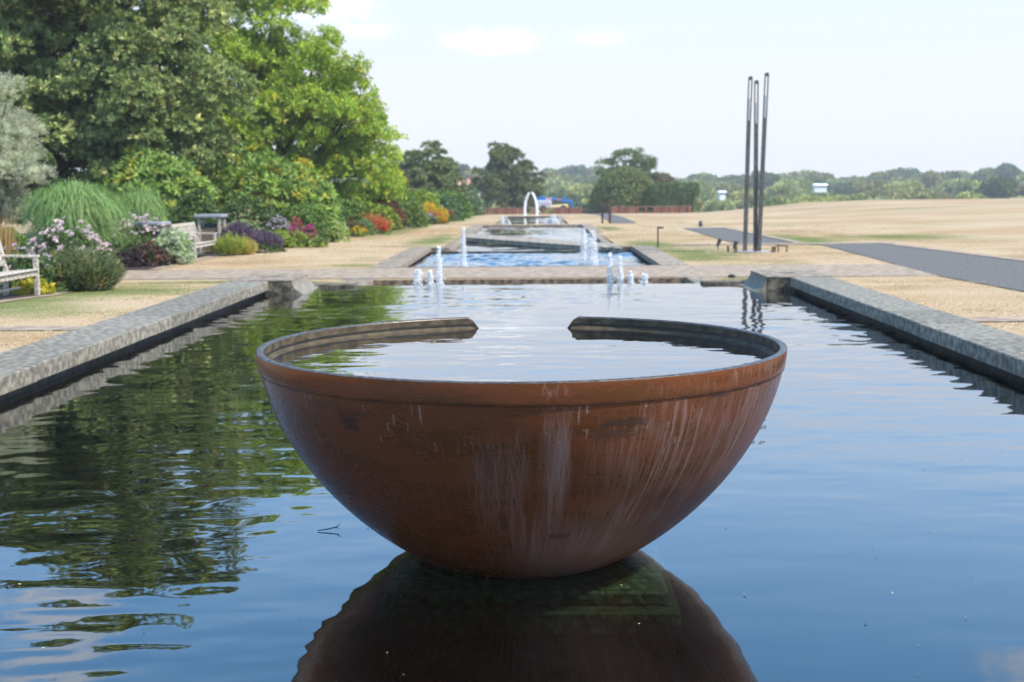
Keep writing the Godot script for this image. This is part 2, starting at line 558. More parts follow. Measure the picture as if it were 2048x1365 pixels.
# a coping of separate stone slabs along z, as children of one thing
func coping(label: String, x0: float, x1: float, d0: float, d1: float, top: float, thick: float, each: float, m: Array, along_x := false) -> Node3D:
	var t := thing("pool_coping", label, "coping", Vector3((x0 + x1) / 2.0, top, -(d0 + d1) / 2.0), 0.0, "stone copings of the pools")
	var length := (x1 - x0) if along_x else (d1 - d0)
	var k := maxi(1, int(round(length / each)))
	for i in k:
		var mb := MB.new()
		var l := length / k
		var sz := Vector3(l - 0.014, thick, d1 - d0) if along_x else Vector3(x1 - x0, thick, l - 0.014)
		mb.box(Vector3.ZERO, sz, Basis.IDENTITY, 0.012)
		var at := -length / 2.0 + (i + 0.5) * l
		var o := put("slab", mb.mesh(), m[rng.randi() % m.size()], t, Vector3(at if along_x else 0.0, -thick / 2.0 + rng.randf_range(-0.003, 0.003), 0.0 if along_x else -at))
		o.rotation = Vector3(rng.randf_range(-0.002, 0.002), rng.randf_range(-0.001, 0.001), rng.randf_range(-0.003, 0.003))
	return t

func slab_walls(x0: float, x1: float, d0: float, d1: float, top: float, bottom: float, m: Material, called: String, far_top := 9.0) -> void:
	var mb := MB.new()
	var th := 0.3
	mb.box(Vector3(x0 - th / 2, (top + bottom) / 2, -(d0 + d1) / 2), Vector3(th, top - bottom, d1 - d0 + 0.1))
	mb.box(Vector3(x1 + th / 2, (top + bottom) / 2, -(d0 + d1) / 2), Vector3(th, top - bottom, d1 - d0 + 0.1))
	mb.box(Vector3((x0 + x1) / 2, (top + bottom) / 2, -d0 + th / 2), Vector3(x1 - x0 + 0.2, top - bottom - 0.004, th))
	var ft := minf(far_top, top - 0.002)
	mb.box(Vector3((x0 + x1) / 2, (ft + bottom) / 2, -d1 - th / 2), Vector3(x1 - x0 + 0.2, ft - bottom, th))
	mb.box(Vector3((x0 + x1) / 2, bottom - 0.05, -(d0 + d1) / 2), Vector3(x1 - x0 + 0.3, 0.1, d1 - d0 + 0.3))
	structure(called, mb.mesh(), m)

func pools() -> void:
	var relief := noise_tex(0.06, Color.BLACK, Color.WHITE, 512, 5, 42)
	var stones := []
	for k in 4:
		var c: Color = [Color(0.29, 0.264, 0.224), Color(0.250, 0.228, 0.194), Color(0.305, 0.278, 0.236), Color(0.265, 0.240, 0.200)][k]
		stones.append(grain(mat("weathered coping %d" % k, c, 0.8), noise_tex(0.02, Color(0.66, 0.66, 0.64), Color(1.0, 1.0, 0.98), 1024, 7, 40 + k), 0.4, relief, 0.15))
	var pale := []
	for k in 3:
		var c: Color = [Color(0.34, 0.275, 0.21), Color(0.31, 0.252, 0.195), Color(0.365, 0.30, 0.23)][k]
		pale.append(grain(mat("pale coping %d" % k, c, 0.85), noise_tex(0.02, Color(0.7, 0.7, 0.7), Color(1.0, 1.0, 1.0), 512, 5, 50 + k), 0.4))
	var slime := grain(mat("algae wall", Color(0.045, 0.047, 0.036), 0.7), noise_tex(0.03, Color(0.5, 0.5, 0.5), Color(1.0, 1.0, 1.0), 256, 4, 55), 0.6)
	var floor_ := grain(mat("pool floor", Color(0.03, 0.034, 0.026), 0.9), noise_tex(0.03, Color(0.5, 0.5, 0.5), Color(1.0, 1.0, 1.0), 256, 4, 56), 0.4)
	var face := grain(mat("stained stone", Color(0.19, 0.165, 0.12), 0.85), noise_tex(0.02, Color(0.5, 0.5, 0.48), Color(1.0, 1.0, 1.0), 512, 5, 57), 0.5, relief, 0.4)

	coping("grey weathered stone coping along the left side of the bowl pool", -5.36, -4.635, 1.3, 22.45, 0.0, 0.17, 1.51, stones)
	coping("grey weathered stone coping along the right side of the bowl pool", 4.635, 5.36, 1.3, 22.45, 0.0, 0.17, 1.51, stones)
	coping("stone coping at the viewer's end of the bowl pool", -5.36, 5.36, 0.6, 1.28, 0.0, 0.17, 1.53, stones, true)
	slab_walls(-4.73, 4.73, 1.22, 24.02, -0.173, -1.1, slime, "pool_basin", -0.31)
	var mb := MB.new()
	mb.box(Vector3(0, -1.08, -12.6), Vector3(9.5, 0.02, 22.7))
	structure("pool_floor", mb.mesh(), floor_)

	# end blocks with the hollow ramp down to the weir
	for s in [-1.0, 1.0]:
		var b := thing("coping_end_block", "left end block of the bowl pool coping with its hollow curved ramp" if s < 0 else "right end block of the bowl pool coping with its hollow curved ramp", "stone block", Vector3(4.64 * s, 0.0, -23.25), 0.0, "curved end blocks at the weir")
		var w := 1.62
		mb = MB.new()
		mb.box(Vector3(0.15 * s, -0.2, 0), Vector3(1.14, 0.4, w), Basis.IDENTITY, 0.012)
		put("block", mb.mesh(), face, b)
		mb = MB.new()
		mb.box(Vector3(0.15 * s, 0.002, 0), Vector3(1.16, 0.03, w + 0.02), Basis.IDENTITY, 0.008)
		put("cap", mb.mesh(), pale[0], b)
		mb = MB.new()
		var prev := Vector2.ZERO
		for k in 9:
			var a := PI / 2.0 * k / 8.0
			var p := Vector2(0.422 + 0.36 * (1.0 - cos(a)), 0.01 - 0.275 * sin(a))
			if k > 0:
				var f0 := [Vector3(-prev.x * s, prev.y, w / 2), Vector3(-p.x * s, p.y, w / 2), Vector3(-p.x * s, p.y, -w / 2), Vector3(-prev.x * s, prev.y, -w / 2)]
				if s > 0: f0.reverse()
				mb.quad(f0[0], f0[1], f0[2], f0[3])
				var g0 := [Vector3(-prev.x * s, prev.y, w / 2), Vector3(-prev.x * s, -0.4, w / 2), Vector3(-p.x * s, -0.4, w / 2), Vector3(-p.x * s, p.y, w / 2)]
				if s > 0: g0.reverse()
				mb.quad(g0[0], g0[1], g0[2], g0[3])
				g0 = [Vector3(-prev.x * s, prev.y, -w / 2), Vector3(-p.x * s, p.y, -w / 2), Vector3(-p.x * s, -0.4, -w / 2), Vector3(-prev.x * s, -0.4, -w / 2)]
				if s > 0: g0.reverse()
				mb.quad(g0[0], g0[1], g0[2], g0[3])
			prev = p
		put("ramp", mb.mesh(), stones[0], b)
		mb = MB.new()
		mb.box(Vector3(0.1 * s, 0.018, 0.0), Vector3(0.3, 0.008, 0.08))
		put("drain_slot", mb.mesh(), mat("iron", Color(0.05, 0.045, 0.04), 0.6, 0.5), b)
	# weir
	mb = MB.new()
	mb.box(Vector3(0, -0.62, -24.2), Vector3(7.2, 0.72, 0.3), Basis.IDENTITY, 0.02)
	for q in [-4.3, 4.3]:
		mb.box(Vector3(q * 0.942, -0.5, -24.2), Vector3(1.5, 0.62, 0.36), Basis.IDENTITY, 0.015)
	var weir := put("weir_wall", mb.mesh(), face)
	tag(weir, "stone weir over which the bowl pool spills at its far end", "weir")

	var wm := water_mat()
	structure("pool_water", water_sheet(-4.7, 4.7, 1.25, 24.3, WATER_Y, 0.055, 0.0035, [[1.5, 0.0040, 0.5], [0.75, 0.0030, 0.4], [0.36, 0.0024, 0.4], [0.14, 0.0012, 0.45]], 61), wm)
	structure("pool_water", water_sheet(-3.25, 3.25, 24.36, 26.1, -0.75, 0.12, 0.0, [[0.5, 0.02, 0.8], [0.2, 0.008, 1.0]], 62), wm)
	structure("pool_water", water_sheet(-3.3, 3.3, 30.3, 40.3, -0.48, 0.1, 0.0, [[0.7, 0.03, 0.6], [0.26, 0.02, 0.7]], 63), wm)
	structure("pool_water", water_sheet(-2.75, 2.75, 40.3, 66.6, -0.51, 0.2, 0.001, [[1.5, 0.02, 0.8], [0.5, 0.01, 0.8]], 64), wm)
	structure("pool_water", water_sheet(-1.9, 1.9, 69.1, 92.2, -0.68, 0.3, 0.001, [[1.5, 0.02, 0.8]], 65), wm)

	slab_walls(-3.3, 3.3, 24.36, 26.15, -0.45, -1.3, slime, "pool_basin", -0.64)
	slab_walls(-3.25, 3.25, 30.6, 40.3, -0.43, -1.1, slime, "pool_basin")
	slab_walls(-2.7, 2.7, 40.9, 66.5, -0.53, -1.2, slime, "pool_basin")
	slab_walls(-1.85, 1.85, 69.2, 92.1, -0.7, -1.3, slime, "pool_basin")
	# splash pool under the weir
	coping("left stone coping of the small splash pool below the weir", -3.85, -3.22, 24.3, 26.3, -0.25, 0.16, 1.0, pale)
	coping("right stone coping of the small splash pool below the weir", 3.22, 3.85, 24.3, 26.3, -0.25, 0.16, 1.0, pale)
	mb = MB.new()
	mb.box(Vector3(0, -0.43, -28.4), Vector3(7.6, 0.3, 4.3), Basis.IDENTITY, 0.02)
	var bridge := put("bridge_slab", mb.mesh(), grain(mat("bridge stone", Color(0.25, 0.2, 0.16), 0.85), noise_tex(0.03, Color(0.45, 0.43, 0.4), Color.WHITE, 512, 5, 58), 0.7))
	mb = MB.new()
	mb.box(Vector3(0, -0.44, -26.16), Vector3(6.5, 0.34, 0.09), Basis.IDENTITY, 0.012)
	put("fascia", mb.mesh(), grain(mat("rusty stone", Color(0.27, 0.19, 0.13), 0.85), noise_tex(0.03, Color(0.6, 0.57, 0.54), Color.WHITE, 256, 5, 60), 0.7), bridge)
	tag(bridge, "stone bridge slab carrying the crossing path between two pools", "bridge")
	# first jet pool
	coping("left stone coping of the choppy jet pool", -3.85, -3.17, 30.3, 40.4, -0.28, 0.14, 1.44, pale)
	coping("right stone coping of the choppy jet pool", 3.17, 3.85, 30.3, 40.4, -0.28, 0.14, 1.44, pale)
	coping("short left end coping where the jet pool narrows", -3.85, -2.58, 40.42, 40.95, -0.3, 0.14, 1.3, pale, true)
	coping("short right end coping where the jet pool narrows", 2.58, 3.85, 40.42, 40.95, -0.3, 0.14, 1.3, pale, true)
	# lily pool
	coping("left stone coping of the long lily pool", -3.1, -2.55, 40.97, 66.5, -0.38, 0.14, 2.1, pale)
	coping("right stone coping of the long lily pool", 2.55, 3.1, 40.97, 66.5, -0.38, 0.14, 2.1, pale)
	coping("far end coping of the long lily pool", -3.1, 3.1, 66.52, 67.1, -0.4, 0.14, 1.5, pale, true)
	# last pool
	coping("left stone coping of the farthest pool", -2.25, -1.75, 69.1, 92.3, -0.56, 0.14, 2.3, pale)
	coping("right stone coping of the farthest pool", 1.75, 2.25, 69.1, 92.3, -0.56, 0.14, 2.3, pale)
	coping("near end coping of the farthest pool", -2.25, 2.25, 68.5, 69.08, -0.56, 0.14, 1.5, pale, true)
	coping("far end coping of the farthest pool", -2.25, 2.25, 92.32, 92.9, -0.56, 0.14, 1.5, pale, true)
	# diagonal stepping slab across the water
	mb = MB.new()
	var pts := [Vector2(-2.6, 49.3), Vector2(2.9, 39.6), Vector2(2.9, 42.8), Vector2(-2.6, 53.0)]
	var hi := []
	var lo := []
	for q in pts:
		hi.append(Vector3(q.x, -0.33, -q.y)); lo.append(Vector3(q.x, -0.49, -q.y))
	mb.quad(hi[0], hi[1], hi[2], hi[3])
	for k in 4:
		mb.quad(lo[k], lo[(k + 1) % 4], hi[(k + 1) % 4], hi[k])
	mb.quad(lo[3], lo[2], lo[1], lo[0])
	var st := put("stepping_slab", mb.mesh(), grain(mat("slab stone", Color(0.42, 0.37, 0.30), 0.85), noise_tex(0.03, Color(0.6, 0.6, 0.6), Color.WHITE, 256, 5, 59), 0.5))
	tag(st, "long stone slab laid diagonally across the lily pool", "stone slab")
	# murky green water that dims whatever lies deeper in the bowl pool
	var murk := FogVolume.new()
	murk.name = "pool_water_depth"
	murk.shape = RenderingServer.FOG_VOLUME_SHAPE_BOX
	murk.size = Vector3(9.5, 0.80, 22.75)
	murk.position = Vector3(0, -0.66, -12.64)
	var fm := FogMaterial.new()
	fm.density = 2.2
	fm.albedo = Color(0.004, 0.010, 0.008).linear_to_srgb()
	murk.material = fm
	murk.set_meta("kind", "structure")
	add_child(murk)
	lilies()
	jets()
	plinth()

func lilies() -> void:
	var pad := MB.new()
	for k in 10:
		var a0 := TAU * k / 10.0 + 0.15
		var a1 := TAU * (k + 1) / 10.0 + 0.05
		pad.tri(Vector3.ZERO, Vector3(cos(a1), 0.05, sin(a1)), Vector3(cos(a0), 0.05, sin(a0)))
	var pm := pad.mesh()
	var lm := leafy("lily pad", 0.4, 0.1)
	var rows := [[-0.2, 46.6, 1.6, 0.35, "band of lily pads beyond the diagonal slab", 70], [-0.4, 57.5, 1.4, 0.9, "rust coloured lily pads in the middle of the lily pool", 60], [0.9, 60.5, 1.5, 0.5, "thin far line of lily pads in the lily pool", 50], [1.3, 41.5, 0.6, 0.25, "few yellow lily pads against the diagonal slab", 14]]
	for r in rows:
		var t := thing("lily_pads", r[4], "water lilies", Vector3(r[0], -0.495, -r[1]), 0.0, "water lilies")
		var places := []
		var cols := []
		for k in r[5]:
			var s := rng.randf_range(0.09, 0.17)
			places.append(Transform3D(Basis.from_euler(Vector3(0, rng.randf() * TAU, 0)).scaled(Vector3(s, s * 1.5, s)), Vector3(rng.randfn(0, r[2] * 0.6), rng.randf_range(0, 0.02), rng.randfn(0, r[3] * 0.6))))
			cols.append([LIME, GOLD, BRONZE, MIDG][rng.randi() % 4])
		scatter("pad", pm, lm, places, cols, t)

func jets() -> void:
	var foam := mat("white water", Color(0.86, 0.88, 0.9, 1.0), 0.35)
	var veil := mat("water veil", Color(0.82, 0.85, 0.88), 0.4)
	veil.transparency = BaseMaterial3D.TRANSPARENCY_ALPHA
	veil.albedo_color.a = 0.2
	var drop := SphereMesh.new()
	drop.radius = 1.0
	drop.height = 2.0
	drop.radial_segments = 6
	drop.rings = 4
	var list := [
		[-2.21, 25.2, -0.75, 0.74, 0.13, "broad low water jet at the left end of the splash pool"],
		[-1.80, 25.3, -0.75, 1.18, 0.085, "tall slim water jet second from left in the splash pool"],
		[-1.95, 25.0, -0.75, 0.72, 0.08, "short water jet leaning against the tall left one"],
		[1.62, 25.3, -0.75, 1.03, 0.075, "tallest right hand water jet in the splash pool"],
		[1.82, 25.2, -0.75, 0.97, 0.08, "water jet just right of the tallest right hand one"],
		[2.02, 25.1, -0.75, 0.68, 0.085, "short stubby water jet in the right of the splash pool"],
		[2.30, 25.1, -0.75, 0.62, 0.12, "low splashing jet farthest right in the splash pool"],
		[-1.73, 33.0, -0.48, 1.05, 0.075, "lone tall jet left in the choppy jet pool"],
		[1.46, 34.6, -0.48, 0.95, 0.1, "far right jet in the choppy jet pool"],
		[1.55, 31.4, -0.48, 1.0, 0.14, "broad near right jet in the choppy jet pool"],
		[-1.75, 75.0, -0.68, 0.55, 0.12, "small far jet at the left of the farthest pool"],
		[-1.3, 71.0, -0.68, 0.42, 0.12, "smallest far jet at the left of the farthest pool"],
		[1.25, 76.0, -0.68, 0.55, 0.3, "far splash at the right of the farthest pool"]]
	for j in list:
		var t := thing("fountain_jet", j[5], "water jet", Vector3(j[0], j[2], -j[1]), 0.0, "fountain jets")
		for s in (3 if j[4] > 0.1 else 2):
			var mb := MB.new()
			var p := PackedVector3Array()
			var r := PackedFloat32Array()
			var o := Vector3(rng.randf_range(-0.6, 0.6) * j[4], 0, rng.randf_range(-0.5, 0.5) * j[4]) if s > 0 else Vector3.ZERO
			var h: float = j[3] * (1.0 if s == 0 else rng.randf_range(0.55, 0.85))
			for k in 15:
				var q := k / 14.0
				p.append(o * (0.6 + 0.5 * q) + Vector3(rng.randfn(0, 0.06) * j[4], h * q, rng.randfn(0, 0.06) * j[4]))
				r.append(j[4] * 1.35 * (0.78 - 0.42 * q * q + 0.45 * exp(-q * 6.0)) * rng.randf_range(0.74, 1.16) * (0.25 if k == 14 else 1.0) * (1.0 if s == 0 else 0.75))
			mb.tube(p, r, 10)
			put("plume", mb.mesh(), veil, t)
		var places := []
		var cols := []
		for k in 400:
			var a := rng.randf() * TAU
			var q := rng.randf()
			var rr: float = j[4] * (1.25 * sqrt(rng.randf()) * (1.0 - 0.62 * q) if k < 330 else 0.7 + 1.6 * rng.randf() * (1.0 - 0.6 * q))
			var sz := rng.randf_range(0.004, 0.011)
			places.append(Transform3D(Basis.IDENTITY.scaled(Vector3(sz, sz * rng.randf_range(1.0, 3.5), sz)), Vector3(cos(a) * rr, (q if k < 330 else q * q * 0.9) * j[3] + 0.02, sin(a) * rr)))
			cols.append(Color.WHITE)
		scatter("spray", drop, foam, places, cols, t)

func plinth() -> void:
	var alga := grain(mat("green algae", Color(0.085, 0.20, 0.075), 0.7), noise_tex(0.03, Color(0.35, 0.4, 0.35), Color(1.0, 1.0, 0.9), 512, 5, 71), 0.8, noise_tex(0.1, Color.BLACK, Color.WHITE, 256, 4, 72), 0.6)
	var t := thing("bowl_plinth", "square algae green plinth under water beneath the bowl", "plinth", Vector3(BOWL.x, 0, BOWL.z))
	var mb := MB.new()
	mb.box(Vector3(0.03, -0.305, 0.0), Vector3(1.34, 0.07, 1.34), Basis.IDENTITY, 0.012)
	put("top_slab", mb.mesh(), alga, t)
	mb = MB.new()
	mb.box(Vector3(0.03, -0.40, 0.02), Vector3(1.44, 0.116, 1.46), Basis.IDENTITY, 0.012)
	put("ledge", mb.mesh(), alga, t)
	mb = MB.new()
	mb.box(Vector3(0.03, -0.79, 0.0), Vector3(1.4, 0.66, 1.4))
	put("block", mb.mesh(), alga, t)
	mb = MB.new()
	mb.tube(PackedVector3Array([Vector3(0, -0.29, 0), Vector3(0, -0.258, 0)]), PackedFloat32Array([0.60, 0.59]), 48)
	put("round_step", mb.mesh(), alga, t)
	var speck := MB.new()
	leaf(speck, Vector3(0, 0, 0), turned(Vector3(1, 0.05, 0), 1.57), 1.0, 0.5, 0.05, 0.2)
	var places := []
	var cols := []
	for k in 70:
		var d := rng.randf_range(4.6, 9.0)
		places.append(Transform3D(Basis(Vector3.UP, rng.randf() * TAU).scaled(Vector3.ONE * rng.randf_range(0.006, 0.02)), Vector3(rng.randf_range(-0.42, 0.42) * d, WATER_Y + 0.006, -d)))
		cols.append(Color(0.06, 0.05, 0.03) if k % 3 else Color(0.5, 0.45, 0.3))
	scatter("floating_specks", speck.mesh(), leafy("petal", 0.6, 0.45), places, cols, self)
	var twig := MB.new()
	twig.tube(PackedVector3Array([Vector3(-0.055, 0, 0.01), Vector3(0.0, 0.006, 0.0), Vector3(0.05, 0.016, -0.012), Vector3(0.066, 0.034, -0.02)]), PackedFloat32Array([0.0025, 0.0035, 0.003, 0.0015]), 6)
	twig.tube(PackedVector3Array([Vector3(0.035, 0.012, -0.008), Vector3(0.07, 0.012, 0.005)]), PackedFloat32Array([0.0022, 0.001]), 5)
	var tw := put("twig", twig.mesh(), mat("wet bark", Color(0.05, 0.04, 0.035), 0.5), self, Vector3(-1.05, WATER_Y + 0.004, -6.83))
	tag(tw, "small dark twig floating left of the bowl", "twig")

# ---------------------------------------------------------------- the bowl
const BR := 1.34
const BD := 1.25
const BN := 1.7

func bowl_r(t: float) -> float:      # outer radius at depth t below the rim
	return BR * pow(maxf(0.0, 1.0 - pow(clampf(t / BD, 0.0, 1.0), BN)), 1.0 / BN)

func rim_drop(a: float) -> float:    # how far the rim is cut down; a = angle from the far side
	var q := absf(wrapf(a, -PI, PI))
	return 0.078 * (1.0 - smooth(deg_to_rad(11.4), deg_to_rad(14.6), q) if q > deg_to_rad(11.4) else 1.0)

func lathe_strip(mb: MB, rows: Callable, seg: int, u_scale := 1.0) -> void:
	# rows(angle) gives [[radius, y, v], ...] from first to last edge; angle 0 looks away from the viewer; faces outward when y falls along the list
	var cols := []
	for i in seg + 1:
		var a := TAU * i / seg
		cols.append([a, rows.call(a)])
	for i in seg:
		var A: Array = cols[i][1]
		var B: Array = cols[i + 1][1]
		for k in A.size() - 1:
			var p := []
			var nn := []
			var uv := []
			for cnr in [[i, k], [i, k + 1], [i + 1, k + 1], [i + 1, k]]:
				var a: float = cols[cnr[0]][0]
				var R: Array = cols[cnr[0]][1]
				var o := Vector3(-sin(a), 0, -cos(a))
				var pt: Array = R[cnr[1]]
				var p0: Array = R[maxi(cnr[1] - 1, 0)]
				var p1: Array = R[mini(cnr[1] + 1, R.size() - 1)]
				var tan := Vector2(p1[0] - p0[0], p1[1] - p0[1])
				var nr := Vector2(-tan.y, tan.x).normalized()
				p.append(o * pt[0] + Vector3(0, pt[1], 0))
				nn.append((o * nr.x + Vector3(0, nr.y, 0)).normalized())
				uv.append(Vector2(float(cnr[0]) / seg * u_scale, pt[2]))
			mb.squad(p, nn, uv)

func bowl() -> void:
	var t := thing("water_bowl", "large copper brown bowl brimming with water in the foreground pool", "bowl", BOWL)
	var skin := bowl_skin(2048, 512, true)
	var cu := mat("patinated copper", Color.WHITE, 0.36, 0.55)
	cu.albedo_texture = ImageTexture.create_from_image(skin[0])
	cu.roughness_texture = ImageTexture.create_from_image(skin[1])
	cu.roughness_texture_channel = BaseMaterial3D.TEXTURE_CHANNEL_RED
	cu.roughness = 1.0
	var band := bowl_skin(2048, 96, false)
	var cb := mat("patinated copper band", Color.WHITE, 0.36, 0.55)
	cb.albedo_texture = ImageTexture.create_from_image(band[0])
	cb.roughness_texture = ImageTexture.create_from_image(band[1])
	cb.roughness_texture_channel = BaseMaterial3D.TEXTURE_CHANNEL_RED
	cb.roughness = 1.0
	var seg := 240
	var mb := MB.new()
	lathe_strip(mb, func(_a):
		var out := []
		for k in 49:
			var tt := lerpf(0.085, 1.10, k / 48.0)
			out.append([bowl_r(tt), -tt, k / 48.0])
		return out, seg)
	put("body", mb.mesh(), cu, t)
	mb = MB.new()
	lathe_strip(mb, func(a):
		var dr := rim_drop(a)
		var out := []
		for k in 6:
			var tt := lerpf(dr, 0.097, k / 5.0)
			out.append([bowl_r(tt) + 0.007, -tt, k / 5.0])
		out.append([bowl_r(0.1) + 0.004, -0.1005, 1.0])
		out.append([bowl_r(0.1) - 0.004, -0.1005, 1.0])
		return out, seg)
	put("rim_band", mb.mesh(), cb, t)
	# worn rounded top edge
	mb = MB.new()
	lathe_strip(mb, func(a):
		var dr := rim_drop(a)
		var ro := bowl_r(dr) + 0.007
		return [[ro - 0.036, -dr - 0.004, 0], [ro - 0.034, -dr + 0.001, 0.2], [ro - 0.028, -dr + 0.005, 0.4], [ro - 0.010, -dr + 0.005, 0.6], [ro - 0.003, -dr + 0.002, 0.8], [ro, -dr - 0.003, 1]], seg)
	var edge := grain(mat("worn rim", Color(0.17, 0.145, 0.13), 0.42, 0.45), noise_tex(0.05, Color(0.55, 0.52, 0.5), Color.WHITE, 256, 5, 81), 2.0)
	put("rim_edge", mb.mesh(), edge, t)
	# inner wall: stained lining with a narrow ledge near the water
	mb = MB.new()
	lathe_strip(mb, func(a):
		var dr := rim_drop(a)
		var out := []
		for k in 9:
			var tt := lerpf(0.5, 0.086, k / 8.0)
			out.append([bowl_r(tt) - 0.064, -tt, 0])
		var cut := 0.018 if dr > 0.06 else 0.0
		out.append([bowl_r(0.06) - 0.052, -0.0655 - cut, 0])
		out.append([bowl_r(0.06) - 0.030, -0.0635 - cut, 0])
		var top := -minf(dr + 0.004, 0.0625) if dr < 0.06 else -0.083
		for k in 4:
			out.append([bowl_r(0.03) - 0.029, lerpf(-0.0628 - cut, top, (k + 1) / 4.0), 0])
		return out, seg)
	var lining := grain(mat("stained lining", Color(0.10, 0.078, 0.048), 0.8), noise_tex(0.03, Color(0.6, 0.57, 0.52), Color(1.0, 0.98, 0.94), 512, 6, 82), 0.7, noise_tex(0.12, Color.BLACK, Color.WHITE, 256, 4, 83), 0.25)
	put("lining", mb.mesh(), lining, t)
	# wet, algae-dark tide line on the lining
	mb = MB.new()
	var tide := FastNoiseLite.new()
	tide.seed = 85
	tide.frequency = 1.0
	lathe_strip(mb, func(a):
		var q := tide.get_noise_2d(sin(a) * 9.0, cos(a) * 9.0) * 0.007 + tide.get_noise_2d(sin(a) * 40.0, cos(a) * 40.0) * 0.005
		var top := -0.036 + q
		if rim_drop(a) > 0.02: top = minf(top, -rim_drop(a) - 0.006)
		top = maxf(top, -0.0625)
		if rim_drop(a) > 0.06: top = -0.081
		return [[bowl_r(0.03) - 0.0302, -0.0632 if rim_drop(a) < 0.06 else -0.082, 0], [bowl_r(0.03) - 0.0298, top, 1]], 720)
	put("tide_line", mb.mesh(), grain(mat("wet algae", Color(0.024, 0.02, 0.014), 0.55), noise_tex(0.05, Color(0.5, 0.5, 0.5), Color.WHITE, 256, 4, 86), 1.5), t)
	mb = MB.new()
	lathe_strip(mb, func(_a): return [[bowl_r(1.055) + 0.004, -1.05, 0], [bowl_r(1.09) + 0.007, -1.075, 0.5], [bowl_r(1.09) + 0.002, -1.1, 1]], seg)
	put("algae_ring", mb.mesh(), grain(mat("limescale", Color(0.13, 0.14, 0.075), 0.9), noise_tex(0.08, Color(0.3, 0.3, 0.25), Color.WHITE, 256, 4, 84), 3.0), t)
	# the water in the bowl
	var f := FastNoiseLite.new()
	f.seed = 91
	f.frequency = 1.0
	var hgt := func(x: float, z: float) -> float:
		return 0.0030 * f.get_noise_2d(x * 0.8, z * 1.5) + 0.0011 * f.get_noise_2d(x * 2.2 + 30.0, z * 4.5) + 0.00022 * f.get_noise_2d(x * 7.0, z * 12.0)
	mb = MB.new()
	var rings := 46
	var ws := 180
	for i in rings:
		for k in ws:
			var p := []
			var nn := []
			for cnr in [[i, k], [i + 1, k], [i + 1, k + 1], [i, k + 1]]:
				var a: float = TAU * cnr[1] / ws
				var outer := (bowl_r(0.07) - 0.05) if rim_drop(a) < 0.064 else bowl_r(0.07) + 0.008
				var r: float = outer * cnr[0] / rings
				var x := -sin(a) * r
				var z := -cos(a) * r
				var e := 0.02
				p.append(Vector3(x, -0.0665 + hgt.call(x, z), z))
				nn.append(Vector3(hgt.call(x - e, z) - hgt.call(x + e, z), 2 * e, hgt.call(x, z - e) - hgt.call(x, z + e)).normalized())
			mb.squad(p, nn, [Vector2.ZERO, Vector2.ZERO, Vector2.ZERO, Vector2.ZERO])
	structure("bowl_water", mb.mesh(), water_mat(), BOWL)

